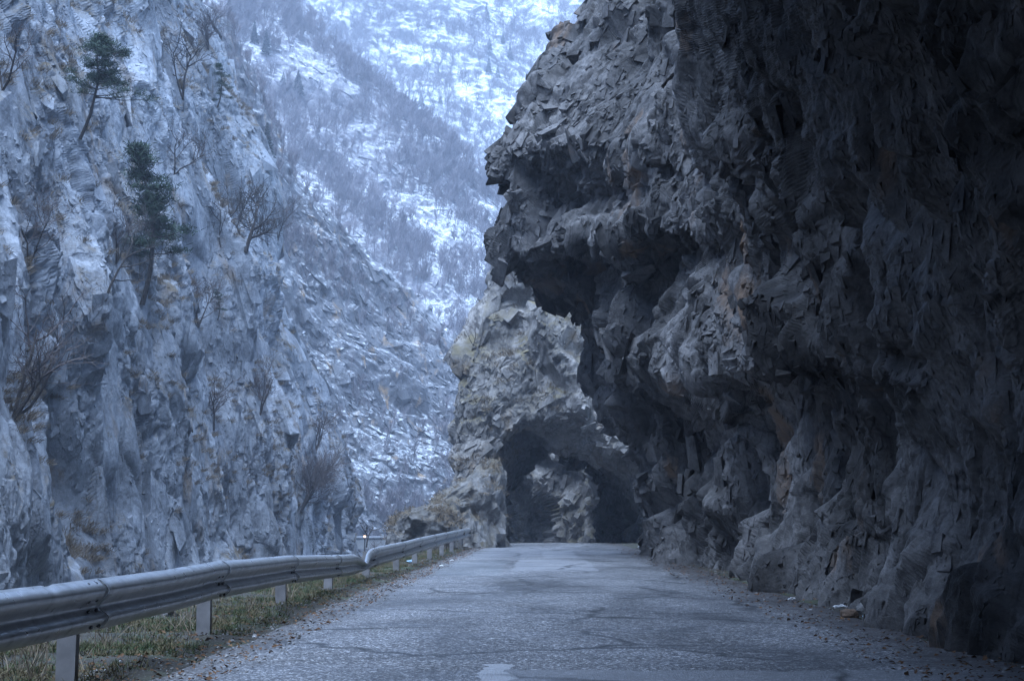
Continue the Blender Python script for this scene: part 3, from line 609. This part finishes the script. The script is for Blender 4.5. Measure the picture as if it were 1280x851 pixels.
BT = [
 (22, 520, 4.0, 3, 'dark twisted bare tree on the grassy ledge at far left', 1, (.25, 0), (5, 5, 4), .015),
 (135, 372, 3.6, 1, 'slender leafless sapling between the two pines on the left cliff', 2, (0, 0), (4, 4, 4), .017),
 (8, 110, 3.0, 2, 'thin bare tree at the upper left corner of the cliff', 3, (.3, 0), (4, 5, 4), .014),
 (232, 120, 4.2, 2, 'bare tree high on the cliff crest right of the upper pine', 4, (.15, 0), (5, 6, 5), .018),
 (222, 215, 3.2, 2, 'leafless shrub just above the lower leaning pine', 5, (.2, 0), (5, 6, 5), .015),
 (312, 312, 4.6, 3, 'broad bare tree at the cliff edge over the snowy slope', 6, (0, 0), (6, 7, 5), .018),
 (280, 306, 3.0, 2, 'small dark bare tree beside the snow-dusted ledge', 7, (-.1, 0), (5, 6, 4), .018),
 (252, 405, 3.2, 3, 'tangled grey bush below the lower pine', 8, (.2, 0), (6, 6, 5), .014),
 (272, 535, 3.0, 3, 'upright bare shrub on the brown grassy shelf mid cliff', 9, (.05, 0), (5, 5, 4), .016),
 (330, 515, 3.4, 2, 'leaning bare shrub beside the dark rounded rock hollow', 10, (.5, 0), (5, 6, 5), .015),
 (380, 636, 5.0, 6, 'wide many-stemmed grey bush low at the right end of the left cliff', 11, (.45, 0), (6, 7, 5), .013),
 (150, 330, 2.6, 3, 'faint grey bush hugging the rock by the lower pine trunk', 12, (-.1, 0), (5, 6, 5), .013),
 (40, 330, 2.6, 3, 'pale twiggy bush on the smooth slab near the left edge', 13, (.2, 0), (5, 6, 5), .012),
 (352, 300, 4.0, 4, 'purplish bare bush against the foot of the snow slope', 14, (.1, 0), (6, 6, 5), .013),
 (265, 60, 4.5, 3, 'bare tree at the top edge of the frame above the left cliff', 15, (.1, 0), (6, 6, 5), .015),
 (400, 560, 3.6, 3, 'sparse bare bush under the snowy hillside at the cliff end', 16, (.2, 0), (5, 6, 5), .013)]
for (px, py, h, st, lb, sd, ln, kd, th) in BT: bare_tree(px, py, G_LEFT, h, st, lb, sd, ln, kd, .8, th)
b = P(458, 684, 70); bare_tree(0, 0, None, 2.0, 1, 'small crooked bare tree beyond the guardrail near the orange light', 31, (.05, 0), (5, 5, 4), .8, .022, base=b)
b = find(640, 352, G_ARCH); bare_tree(0, 0, None, 1.5, 2, 'thin leafless shrub on the top of the arch rock', 32, (-.3, 0), (4, 5, 4), .8, .014, base=b)
b = find(580, 420, G_ARCH, 12); bare_tree(0, 0, None, 1.6, 2, 'bare twiggy shrub clinging to the left rim of the arch rock', 33, (-.5, -.2), (4, 5, 4), .8, .014, base=b)
b = P(520, 705, 36)*[1, 1, 0]; bare_tree(0, 0, None, .9, 3, 'knee-high dry weed behind the bent guardrail', 34, (0, 0), (5, 4, 3), .8, .012, base=np.array([-4.0, 36, -.05]))
b = P(640, 0, 30); 
def pine(px, py, h, lean, label, seed, crown_from, width, side=0., clumps=60, bare=.0):
    rng = np.random.default_rng(seed); b = find(px, py, G_LEFT)+np.array([.05, -.1, -.15]); root = empty('pine_tree', b); tag(root, label, 'pine tree')
    t = np.linspace(0, 1, 9)[:, None]; sp = np.array([[lean*h, -.12*h, h]])*t+np.array([[.10*h, 0, 0]])*np.sin(t*math.pi*1.3)*.6+rng.normal(0, .012*h, (9, 3))*t
    T_ = MB(); T_.tube(sp+b, np.linspace(h*.018, h*.005, 9), 7); C_ = MB(); nb = []
    for k in range(clumps):
        u = crown_from+(1-crown_from)*rng.uniform(0, 1)**.9; i = min(7, int(u*8)); f = u*8-i; base = sp[i]*(1-f)+sp[i+1]*f
        ang = rng.uniform(0, 2*math.pi); rel = (u-crown_from)/(1-crown_from)
        rr = width*(1-.85*rel**1.2)*rng.uniform(.25, 1)*(.7+.3*math.sin(rel*11))
        tip = base+np.array([math.cos(ang)*rr+side*rr*.7, math.sin(ang)*rr*.8, rr*rng.uniform(-.12, .35)])
        mid = (base+tip)/2+[0, 0, -.06*rr]; T_.tube(np.array([base, mid, tip])+b, [h*.006, h*.004, h*.002], 4)
        n = int(rng.uniform(90, 170)); cs = np.array([.30, .30, .13])*h*.17*rng.uniform(.7, 1.25)
        c = tip+rng.normal(0, 1, (n, 3))*cs*.75; c = np.concatenate([c, base+(tip-base)*rng.uniform(.45, 1, (n//4, 1))+rng.normal(0, 1, (n//4, 3))*cs*.4])
        nb.append(c)
    c = np.concatenate(nb); n = len(c); d = rng.normal(0, 1, (n, 3)); d[:, 2] = np.abs(d[:, 2])*.7+.15; d /= np.linalg.norm(d, axis=1)[:, None]
    s = np.cross(d, rng.normal(0, 1, (n, 3))); s /= np.linalg.norm(s, axis=1)[:, None]; L_ = rng.uniform(.018, .040, (n, 1))*h; wv = .0030*h
    V = np.stack([c-s*wv, c+s*wv, c+d*L_+s*wv*.5, c+d*L_-s*wv*.5], 1).reshape(-1, 3)
    C_.add(V+b, np.arange(4*n).reshape(-1, 4))
    T_.obj('trunk', M_BARK, root, tuple(b)).location = (0, 0, 0); C_.obj('crown', M_NEEDLE, root, tuple(b)).location = (0, 0, 0)
pine(104, 165, 3.3, .22, 'dark green wind-bent pine high on the left cliff', 41, .36, 1.75, .45, 60)
pine(180, 372, 5.6, .03, 'tall narrow pine leaning from a ledge halfway up the left cliff', 42, .28, 1.45, .35, 52)
pine(276, 392, 1.5, .0, 'little dark pine bush in the gully right of the tall pine', 43, .1, .5, 0, 20)
pine(275, 130, 2.4, .1, 'hazy green pine at the crest of the left cliff', 44, .2, 1.0, .2, 30)
# distant conifers: shared prototypes, one object each
def conifer_mesh(seed, w):
    rng = np.random.default_rng(seed); C_ = MB(); n = 900
    u = rng.uniform(0, 1, n)**.8; ang = rng.uniform(0, 2*math.pi, n); lay = .12*np.sin(u*34)
    r = (1-u)**.85*w*rng.uniform(.25, 1, n)*(1+lay); z = .10+.90*u
    c = np.stack([np.cos(ang)*r, np.sin(ang)*r, z-.25*r], 1); d = np.stack([np.cos(ang), np.sin(ang), -.35+0*ang], 1)+rng.normal(0, .3, (n, 3)); d /= np.linalg.norm(d, axis=1)[:, None]
    s = np.cross(d, rng.normal(0, 1, (n, 3))); s /= np.linalg.norm(s, axis=1)[:, None]; L_ = .075*(1.15-u[:, None]); wv = .016*(1.2-u[:, None])
    V = np.stack([c-s*wv, c+s*wv, c+d*L_+s*wv*.4, c+d*L_-s*wv*.4], 1).reshape(-1, 3); return V, np.arange(4*n).reshape(-1, 4)
CONP = [conifer_mesh(1, .17), conifer_mesh(2, .22), conifer_mesh(3, .14)]; CON_ME = []
for V, Q in CONP:
    a = mesh_obj('crown', V, Q, M_FARNEEDLE); t = MB(); t.tube(np.array([[0, 0, -.05], [0, 0, .5], [0, 0, .98]]), [.016, .012, .003], 5); bb = t.obj('trunk', M_BARK)
    CON_ME.append((a.data, bb.data)); bpy.data.objects.remove(a); bpy.data.objects.remove(bb)
def conifer(px, py, G, hpx, label, k, group='conifers on the far snowy slopes'):
    b = find(px, py, G, 4); d = np.linalg.norm(b-[0, 0, 1]); h = hpx*d/F
    r = empty('spruce_tree', b+np.array([0, 0, -.03*h])); tag(r, label, 'spruce tree', group)
    for nm, me in zip(('crown', 'trunk'), CON_ME[k % 3]):
        o = bpy.data.objects.new(nm, me); COL.objects.link(o); o.parent = r
    r.scale = (h, h, h); r.rotation_euler = (0, 0, k*1.3)
CF = [(337, 202, 'T1', 54, 'tallest dark spruce standing alone on the rocky knob below the snow slope', 0),
 (321, 52, 'T2', 32, 'left spruce of the pair at the top of the snow slope', 2), (336, 68, 'T2', 36, 'right spruce of the pair at the top of the snow slope', 0),
 (376, 118, 'T2', 36, 'wide spruce on the brow of the bare forest', 1), (357, 105, 'T2', 20, 'short spruce left of the wide one on the forest brow', 1),
 (282, 118, 'T1', 40, 'hazy spruce rising behind the crest of the left cliff', 1), (311, 150, 'T1', 18, 'small spruce low on the rocky knob', 1),
 (283, 12, 'T2', 24, 'faint spruce at the top of the frame left of the pair', 0),
 (612, 24, 'T3', 26, 'faint blue spruce nearest the top of the frame by the overhang', 2), (641, 72, 'T3', 22, 'slim spruce closest to the overhanging rock outline', 2),
 (631, 52, 'T3', 18, 'faint spruce above the slim one beside the overhang', 2), (614, 62, 'T3', 20, 'hazy spruce in the middle of the far clump', 0),
 (611, 90, 'T3', 24, 'lowest left spruce of the far clump by the overhang', 0), (625, 96, 'T3', 18, 'lowest right spruce of the far clump by the overhang', 1),
 (529, 131, 'T3', 20, 'spruce on the rocks above the long snow streak', 1), (553, 128, 'T3', 15, 'small round spruce right of the one above the snow streak', 1)]
GT = {'T1': G_T1, 'T2': G_T2, 'T3': G_T3}
for px, py, t, hp, lb, k in CF: conifer(px, py, GT[t], hp, lb, k)
# bare forest on the far slopes
def forest(G, n, h0, h1, seed, mask, name):
    rng = np.random.default_rng(seed); protos = []
    for k in range(6):
        m = MB()
        for pts, rad in bare_branches(np.random.default_rng(seed*10+k), 1., 2, (9, 5), .55, (0, 0), .022, .08, 3, .2): m.tube(pts, np.maximum(rad, .0065), 3)
        protos.append((np.concatenate(m.V), np.concatenate(m.Q)))
    V = G.reshape(-1, 3); x, y, d = proj(V); ok = np.where((x > 150) & (x < 760) & (y > -40) & (y < 690))[0]
    pr = mask(x[ok], y[ok]); pr = pr*np.clip(fbm(V[ok]/14., 3, seed)*1.6+.55, 0.03, 1.0); pr /= pr.sum()
    idx = rng.choice(ok, n, p=pr); M_ = MB()
    for i in idx:
        v, q = protos[rng.integers(6)]; h = rng.uniform(h0, h1); a = rng.uniform(0, 6.28); c_, s_ = math.cos(a), math.sin(a)
        vv = np.stack([v[:, 0]*c_-v[:, 1]*s_+.1*v[:, 2], v[:, 0]*s_+v[:, 1]*c_, v[:, 2]], 1)*h+V[i]-[0, 0, .1]; M_.add(vv, q)
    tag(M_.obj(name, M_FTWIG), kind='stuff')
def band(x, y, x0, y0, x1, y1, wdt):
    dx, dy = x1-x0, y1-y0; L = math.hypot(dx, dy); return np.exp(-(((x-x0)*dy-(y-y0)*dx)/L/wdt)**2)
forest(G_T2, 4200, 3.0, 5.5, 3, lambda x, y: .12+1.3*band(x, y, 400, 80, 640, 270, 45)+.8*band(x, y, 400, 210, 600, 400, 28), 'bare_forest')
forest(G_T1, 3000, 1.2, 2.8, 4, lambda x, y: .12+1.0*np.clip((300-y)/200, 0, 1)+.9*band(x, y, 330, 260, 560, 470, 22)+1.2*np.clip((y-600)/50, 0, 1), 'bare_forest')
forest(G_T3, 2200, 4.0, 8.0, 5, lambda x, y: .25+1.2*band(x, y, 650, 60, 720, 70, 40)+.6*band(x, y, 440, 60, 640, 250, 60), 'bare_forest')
# dry grass tufts on rock ledges
def blades(name, C, n, up, L0, L1, wd, mat, seed, spread=.07, droop=.4, nrm=None):
    rng = np.random.default_rng(seed); c = np.repeat(C, n, 0)+rng.normal(0, spread, (len(C)*n, 3))*[1, 1, .35]; m = len(c)
    d = rng.normal(0, .55, (m, 3)); d[:, 2] = np.abs(d[:, 2])+up; d /= np.linalg.norm(d, axis=1)[:, None]
    if nrm is not None: d += np.repeat(nrm, n, 0)*.8
    L_ = rng.uniform(L0, L1, (m, 1)); s = np.cross(d, rng.normal(0, 1, (m, 3))); s /= np.linalg.norm(s, axis=1)[:, None]; s = s*wd
    mid = c+d*L_*.6; tip = mid+(d+np.array([0, 0, -droop])+rng.normal(0, .2, (m, 3)))*L_*.5
    V = np.stack([c-s, c+s, mid+s*.7, mid-s*.7, tip], 1).reshape(-1, 3); k = np.arange(m)*5
    return tag(mesh_obj(name, V, [np.stack([k, k+1, k+2, k+3], 1), np.stack([k+3, k+2, k+4], 1)], mat), kind='stuff')
def tuft_spots(G, n, seed, box, lo=.35, sc=.25, hot=()):
    rng = np.random.default_rng(seed); N_ = normals(G).reshape(-1, 3); V = G.reshape(-1, 3); x, y, d = proj(V)
    nz = N_[:, 2]*np.sign(np.sum(N_*(np.array([0, 0, 1.])-V), 1)); face = np.sum(N_*(np.array([0, 0, 1.])-V), 1)
    pr = (x > box[0]) & (x < box[2]) & (y > box[1]) & (y < box[3]) & (d > 2)
    wgt = pr*np.clip(nz-lo, 0, 1)*np.clip(fbm(V*sc, 3, seed)+.15, .02, 1)
    for hx, hy, hr, k in hot: wgt += pr*np.clip(nz-lo+.25, 0, 1)*k*np.exp(-((x-hx)**2+(y-hy)**2)/hr**2)
    i = rng.choice(len(V), n, p=wgt/wgt.sum()); nn = N_[i]*np.sign(face[i])[:, None]; return V[i], nn
S, Nn = tuft_spots(G_LEFT, 1300, 5, (-60, -50, 470, 720), .30, .25, [(30, 500, 45, .25), (330, 560, 70, .35), (100, 430, 20, .4), (310, 400, 60, .1), (400, 640, 50, .3)])
blades('dry_grass', S, 60, .15, .08, .24, .008, M_STRAW, 8, .10, .9, Nn)
S, Nn = tuft_spots(G_ARCH, 420, 6, (540, 280, 720, 690), .25, .4, [(580, 590, 30, .5), (650, 350, 30, .2)])
blades('dry_grass', S, 40, .25, .07, .22, .009, M_STRAW, 9, .12, .7, Nn)
for nm in ('rock_outcrop', 'boulder'):
    ob = bpy.data.objects[nm]; me = ob.data; v = np.array([q.co[:] for q in me.vertices])+np.array(ob.location); nv = np.array([q.vector[:] for q in me.vertex_normals])
    i = np.where((nv[:, 2] > .35) & (fbm(v*1.1, 3, 19) > -.1))[0]; i = np.random.default_rng(3).choice(i, 130); blades('dry_grass', v[i], 40, .3, .06, .20, .008, M_STRAW, 19, .10, .6)
# verge: grass, weeds, leaf litter
rng = np.random.default_rng(77)
def verge_pts(n, y0, y1, x0, x1, dens):
    y = y0+(y1-y0)*rng.uniform(0, 1, n)**1.7; x = rng.uniform(x0, x1, n); c = np.stack([x, y, x*0], 1)
    keep = rng.uniform(0, 1, n) < np.clip(.45+1.1*fbm(c*.9, 3, 7), 0, 1)*dens(c); c = c[keep]
    gx = np.unique(GV[:, 0]); gy = np.unique(GV[:, 1]); Z = GV[:, 2].reshape(len(gy), len(gx))
    c[:, 2] = Z[np.clip(np.searchsorted(gy, c[:, 1]), 0, len(gy)-1), np.clip(np.searchsorted(gx, c[:, 0]), 0, len(gx)-1)]-.01; return c
def grass_mat(name, stops):
    m, nt, b = nodes(name); N = NT(nt); N.lk(N.ramp(N.noise(N.mapping(1.), 3.5, 5, .7), stops), b.inputs['Base Color']); b.inputs['Roughness'].default_value = .85; b.inputs['Specular IOR Level'].default_value = .2; return m
M_GRASS = grass_mat('verge_grass', [(.3, (.030, .055, .020)), (.46, (.058, .075, .032)), (.54, (.12, .10, .055)), (.70, (.17, .135, .08))])
C = verge_pts(52000, 5, 58, -4.6, -2.55, lambda c: np.clip((-2.45-c[:, 0])/.55, 0, 1))
blades('verge_grass', C, 9, .7, .02, .085, .0032, M_GRASS, 10, .03, .5)
C = verge_pts(330, 8, 56, -4.6, -3.0, lambda c: c[:, 0]*0+1.)
blades('tall_weeds', C, 14, 1.3, .10, .34, .0035, M_STRAW, 12, .05, .3)
def leaves(name, n, x0, x1, y0, y1, mat, size, seed, pw=1.6, xp=1.0):
    rng = np.random.default_rng(seed); y = y0+(y1-y0)*rng.uniform(0, 1, n)**pw; x = x0+(x1-x0)*rng.uniform(0, 1, n)**xp
    c = np.stack([x, y, x*0], 1); gx = np.unique(GV[:, 0]); gy = np.unique(GV[:, 1]); Z = GV[:, 2].reshape(len(gy), len(gx))
    c[:, 2] = np.maximum(Z[np.clip(np.searchsorted(gy, y), 0, len(gy)-1), np.clip(np.searchsorted(gx, x), 0, len(gx)-1)], np.where((x > -2.5) & (x < 3.2), .012, -9))+.012
    a = rng.uniform(0, 6.28, n); L_ = size*rng.uniform(.5, 1.4, n)[:, None]; d = np.stack([np.cos(a), np.sin(a), rng.normal(0, .25, n)], 1); s = np.stack([-np.sin(a), np.cos(a), rng.normal(0, .35, n)], 1)
    V = np.stack([c-d*L_, c-s*L_*.45+[0, 0, .006], c+d*L_, c+s*L_*.45+[0, 0, .006]], 1).reshape(-1, 3)
    return tag(mesh_obj(name, V, np.arange(4*n).reshape(-1, 4), mat), kind='stuff')
M_LEAF = grass_mat('fallen_leaf', [(.3, (.05, .028, .015)), (.5, (.11, .06, .03)), (.7, (.20, .12, .06))])
leaves('fallen_leaves', 5200, -3.4, -2.0, 6, 58, M_LEAF, .022, 13)
leaves('fallen_leaves', 2600, 3.75, 2.3, 9, 50, M_LEAF, .022, 14, 1.8, 1.6)
M_GRIT = grass_mat('loose_grit', [(.3, (.10, .10, .10)), (.5, (.20, .195, .19)), (.7, (.36, .35, .34))])
def grit(name, n, x0, x1, seed, xp):
    rng = np.random.default_rng(seed); V0, T0 = ico(1); y = 7+45*rng.uniform(0, 1, n)**1.8; x = x0+(x1-x0)*rng.uniform(0, 1, n)**xp; m = MB()
    for i in range(n):
        s = rng.uniform(.005, .018); m.add(V0*rng.uniform(.6, 1.2, (len(V0), 1))*s*[1, 1, .7]+[x[i], y[i], max(ground_z2(x[i], y[i]), .012 if -2.5 < x[i] < 3.2 else -9)+s*.3], None, T0)
    tag(m.obj(name, M_GRIT), kind='stuff')
_gx = np.unique(GV[:, 0]); _gy = np.unique(GV[:, 1]); _Z = GV[:, 2].reshape(len(_gy), len(_gx))
def ground_z2(x, y): return _Z[min(len(_gy)-1, np.searchsorted(_gy, y)), min(len(_gx)-1, np.searchsorted(_gx, x))]
grit('loose_gravel', 1500, -2.9, -1.9, 15, 1.); grit('loose_gravel', 1300, 3.9, 2.2, 16, 1.3)
# ------------------------------------------------------------------ guardrail
def build_rail():
    m, nt, b = nodes('galvanised_steel'); N = NT(nt); v = N.mapping(1.)
    c = N.ramp(N.noise(v, 5, 6, .65), [(.3, (.33, .34, .355)), (.7, (.48, .49, .50))])
    st = N.noise(N.mapping((2.5, 2.5, .5)), 3, 6, .65); c = N.mix(N.ramp(st, [(.56, 0.), (.72, .55)]), c, (.12, .115, .11))
    N.lk(c, b.inputs['Base Color']); b.inputs['Metallic'].default_value = .75
    N.lk(N.ramp(N.noise(v, 9, 5), [(.3, .26), (.7, .42)]), b.inputs['Roughness']); N.lk(N.bump(N.noise(v, 14, 4), .08, .02), b.inputs['Normal'])
    mp = simple_mat('weathered_steel_post', (.20, .19, .187), .6, .25, 7, .2)
    mb = simple_mat('bolt_steel', (.05, .05, .052), .5, .3, 30, .7)
    root = empty('guardrail', (-2.85, 9.1, 0)); tag(root, 'dented galvanised steel guardrail along the left edge of the road', 'guardrail')
    O = np.array([-2.85, 9.1, 0])
    KY = [-7, 5.1, 9.1, 11, 12.8, 16.9, 20.9, 22.0, 23.2, 24.6, 25.8, 28.5, 30.5, 32.9, 41, 49, 58]
    KX = [-2.82, -2.80, -2.80, -2.80, -2.80, -2.86, -2.90, -2.90, -2.92, -2.86, -2.82, -2.74, -2.72, -2.72, -2.66, -2.60, -2.5]
    KZ = [.66, .645, .635, .63, .645, .60, .515, .49, .48, .51, .54, .565, .58, .60, .65, .69, .725]
    prof = [(0, .005), (-.015, .035), (-.035, .062), (-.055, .078), (-.07, .083), (-.10, .074), (-.13, .050), (-.155, .028), (-.172, .020), (-.19, .028), (-.21, .058), (-.225, .076), (-.24, .083), (-.265, .074), (-.29, .050), (-.312, .030)]
    pr = np.array(prof); th = .005
    tg = np.gradient(pr, axis=0); nn = np.stack([tg[:, 1], -tg[:, 0]], 1); nn /= np.linalg.norm(nn, axis=1)[:, None]
    inner = pr-np.where(nn[:, 1:] > 0, nn, -nn)*th
    loop = np.concatenate([pr, inner[::-1]]); nl = len(loop)
    def path(y): return np.interp(y, KY, KX), np.interp(y, KY, KZ)
    def smooth(y):
        k = np.linspace(-.35, .35, 9); a = [path(y+q) for q in k]; return np.mean([q[0] for q in a], 0), np.mean([q[1] for q in a], 0)
    posts = np.array([-3., 1.1, 5.1, 9.1, 12.8, 16.9, 20.9, 25, 29, 33, 37, 41, 45, 49, 53, 57]); joints = np.concatenate([[-7], posts+.32]); joints[-1] = 57.6
    for a, (y0, y1) in enumerate(zip(joints[:-1], joints[1:])):
        ys = np.linspace(y0, y1+(.06 if a < len(joints)-2 else 0), 60); ys[0] = y0; x, z = smooth(ys)
        q = np.stack([ys*1.1, ys*0, ys*0], 1)
        zz = z+.004*perlin(q*1.0+.5, 2); tw = .10*perlin(q*.45+3.3, 3)
        notch = .02*np.clip(perlin(q*2.3+9.1, 4)-.33, 0, 1)/.3
        lift = .0045 if a % 2 else 0.
        V = []
        for i in range(60):
            h = loop[:, 0].copy(); d = loop[:, 1]+.015*(1-i/59)
            top = np.clip(1+h/.06, 0, 1); h = h-top*notch[i]; hh = h; dd = d+tw[i]*(h+.15)*.35
            kink = math.exp(-(abs(ys[i]-24.0)/.42)**1.5); hh = hh-kink*.17*np.clip(1+h/.312, 0, 1); dd = dd+kink*.05*np.clip(1+h/.2, 0, 1)
            V.append(np.stack([x[i]+dd, np.full(nl, ys[i]), zz[i]+hh], 1))
        V = np.concatenate(V); i = np.arange(59)[:, None]*nl; j = np.arange(nl)[None]; j2 = (j+1) % nl
        Q = np.stack([i+j, i+j2, i+nl+j2, i+nl+j], -1).reshape(-1, 4); k = np.arange(len(pr)-1)
        cap = np.stack([k, k+1, nl-2-k, nl-1-k], 1); Q = np.concatenate([Q, cap, cap+59*nl])
        bo = mesh_obj('beam', V, Q[:, ::-1], m, root, tuple(O), True); bo.location = (0, 0, 0)
        if y1 < 36 and y1 > 0:
            for hz, dx in ((-.03, .045), (-.03, .045), (-.125, .045), (-.19, .05), (-.285, .06)):
                pass
            for q, (yy, hz, dx) in enumerate(((y1-.10, -.030, .040), (y1-.26, -.030, .040), (y1-.10, -.128, .046), (y1-.26, -.128, .046), (y1-.10, -.190, .048), (y1-.26, -.190, .048), (y1-.10, -.284, .064), (y1-.26, -.284, .064))):
                xx, z_ = smooth(np.array([yy])); V0, T0 = ICO2
                bm_ = MB(); bm_.add(V0*[.012, .026, .013]+[xx[0]+dx, yy, z_[0]+hz], None, T0); bo2 = bm_.obj('bolt', mb, bo, tuple(O)); bo2.location = (0, 0, 0)
    for i, y in enumerate(posts):
        x, z = smooth(np.array([y])); x = x[0]-.075; z = z[0]-.045; r_ = np.random.default_rng(i); lx, ly = r_.normal(0, .012), r_.normal(0, .02)
        t = .006; wd = .065; dp = .095
        hw = .058; u = np.array([(hw, .07), (hw-t, .07), (hw-t, t), (-hw+t, t), (-hw+t, .07), (-hw, .07), (-hw, 0), (hw, 0)])[::-1]; u[:, 0] += .01
        zs = [-.4, .0, z*.5, z]; V = np.concatenate([np.stack([x+u[:, 0]+lx*h, y+u[:, 1]+ly*h, np.full(8, h)], 1) for h in zs])
        Q = []
        for s in range(3):
            for j in range(8): Q.append((s*8+j, s*8+(j+1) % 8, s*8+8+(j+1) % 8, s*8+8+j))
        e = 24; Q += [(e+7, e+6, e+5, e+0), (e+0, e+5, e+4, e+1), (e+1, e+4, e+3, e+2)]
        po = mesh_obj('post', V, np.array(Q), mp, root, tuple(O)); po.location = (0, 0, 0)
build_rail()
# ------------------------------------------------------------------ stones, litter, far wall and lamp
M_STONE = rock_mat('fallen_stone', (.12, .115, .11), (.30, .29, .28), big=3, stain=.2, bump=.4, bscale=.1)
M_BROWN = rock_mat('rusty_stone', (.10, .07, .05), (.24, .17, .12), big=3, stain=.2, bump=.4, bscale=.1)
M_PAPER = simple_mat('dirty_white_paper', (.62, .62, .63), .8, .2, 20); M_BLUE = simple_mat('pale_blue_plastic', (.35, .50, .62), .45, .3, 20, 0, .5)
def stone(x, y, s, seed, label, mat=M_STONE, group=None, flat=.7):
    o = boulder('stone', (x, y, ground_z2(x, y)+s*flat*.5), (s, s*.85, s*flat), seed, mat, ICO3 if s < .14 else ICO5, .8, 0, .75); tag(o, label, 'stone', group); return o
def gxy(px, py): d = ROT @ np.array([(px-640)/F, (425.5-py)/F, -1.]); t = -CAMH/d[2]; return d[0]*t, d[1]*t
STN = [(1145, 786, .07, 'round pale stone lying at the foot of the dark wall near the right edge', M_STONE), (1062, 772, .09, 'reddish stone beside the crumpled blue plastic under the dark wall', M_BROWN),
 (1085, 768, .11, 'largest loose stone against the base of the dark wall', M_STONE), (1172, 793, .10, 'flat brown stone between leaves at the right road edge', M_BROWN),
 (1215, 812, .13, 'rough grey block at the bottom right corner of the wall foot', M_STONE), (1008, 745, .08, 'dull stone at the wall foot left of the white paper', M_STONE), (945, 728, .08, 'small grey stone half way along the wall foot', M_STONE), (868, 698, .11, 'grey stone on the roadside just before the tunnel', M_STONE)]
for k, (px, py, s, lb, mt) in enumerate(STN): x, y = gxy(px, py); stone(x, y, s, 50+k, lb, mt)
rng = np.random.default_rng(5)
for k in range(34):
    y = 10+36*rng.uniform(0, 1)**1.5; x = 3.62+rng.normal(0, .14)-.06*(y < 14); stone(x, y, rng.uniform(.02, .06), 80+k, 'small loose stone among the debris along the foot of the dark wall', M_STONE if k % 3 else M_BROWN, 'small stones along the wall foot')
x, y = gxy(205, 768); 
for k, (dx, dy, s, lb) in enumerate(((-.25, 0, .24, 'largest pale rock in the verge behind the guardrail'), (.10, .35, .17, 'second pale rock right of the largest one behind the guardrail'), (-.6, .5, .19, 'grey rock furthest left in the verge rock group'))):
    stone(-4.0+dx, 15.0+dy, s, 120+k, lb, M_STONE)
def crumple(px, py, r, seed, label, mat, cat='litter', base=None):
    V, T = ICO3; V = V.copy(); V = V*(.75+.6*facet(V*2.1+seed, seed, .9)[0])[:, None]*np.array([r, r*.6, r*.42]); x, y = gxy(px, py) if base is None else base
    o = mesh_obj('crumpled_litter', V+[x, y, max(ground_z2(x, y), .0)+r*.26], T, mat, origin=(x, y, 0)); tag(o, label, cat)
for a in ((1050, 760, .07, 1, 'crumpled white paper under the dark wall', M_PAPER), (1086, 773, .075, 2, 'crumpled pale blue plastic at the right wall foot', M_BLUE), (1237, 822, .07, 3, 'white wrapper at the lower right edge of the road', M_PAPER),
 (1186, 794, .035, 4, 'tiny white scrap under the rusty bulge of the wall', M_PAPER), (1013, 764, .04, 5, 'white scrap lying on the asphalt before the wall', M_PAPER), (990, 750, .06, 6, 'pale scrap furthest back of the litter under the wall', M_PAPER),
 (803, 686, .16, 7, 'white rubbish at the right foot of the tunnel mouth', M_PAPER), (830, 688, .14, 8, 'pale rubbish beside the light rim of the tunnel', M_PAPER), (80, 842, .045, 9, 'white scrap in the grass beside the nearest guardrail post', M_PAPER),
 (320, 797, .035, 10, 'flat white scrap on the left road edge', M_PAPER), (515, 704, .11, 11, 'blue plastic bag in the grass under the far guardrail', M_BLUE), (565, 701, .06, 12, 'white scrap on the left roadside near the tunnel', M_PAPER), (552, 708, .06, 13, 'white scrap beside the brown leaves under the far guardrail', M_PAPER)): crumple(*a)
# far roadside parapet and lamp beyond the bend
p0, p1 = P(425, 668, 128), P(570, 662, 134); mb_ = MB(); mb_.box(p0[0], p1[0], 128, 129.2, p0[2]-1.2, p0[2]-.28)
pw = empty('parapet_wall', ((p0[0]+p1[0])/2, 128.6, p0[2]-1.2)); tag(pw, 'low concrete parapet wall across the valley behind the boulder', 'parapet wall')
q = mb_.obj('wall', simple_mat('pale_concrete', (.42, .42, .42), .9, .15, 1.), pw, tuple(pw.location)); q.location = (0, 0, 0)
mb2 = MB(); mb2.box(p0[0]-.05, p1[0]+.05, 127.9, 129.3, p0[2]-.277, p0[2]-.15); q = mb2.obj('coping', simple_mat('snowy_coping', (.5, .51, .53), .9, .1, 2.), pw, tuple(pw.location)); q.location = (0, 0, 0)
p = P(456, 670, 118); lamp = empty('roadside_lamp', (p[0], p[1], p[2]-2.5)); tag(lamp, 'small glowing orange lamp at the end of the far parapet', 'lamp')
mb3 = MB(); mb3.tube(np.array([[p[0], p[1], p[2]-1.2], [p[0], p[1], p[2]-.1]]), [.06, .05], 6); q = mb3.obj('lamp_post', M_BARK, lamp, tuple(lamp.location)); q.location = (0, 0, 0)
me_, nt_, bs_ = nodes('lamp_glow'); bs_.inputs['Base Color'].default_value = (1, .6, .3, 1); bs_.inputs['Emission Color'].default_value = (1, .55, .25, 1); bs_.inputs['Emission Strength'].default_value = 1.0
V, T = ICO2; q = mesh_obj('bulb', V*.10+p, T, me_, lamp, tuple(lamp.location), True); q.location = (0, 0, 0)
print('verts', sum(len(m.vertices) for m in bpy.data.meshes))
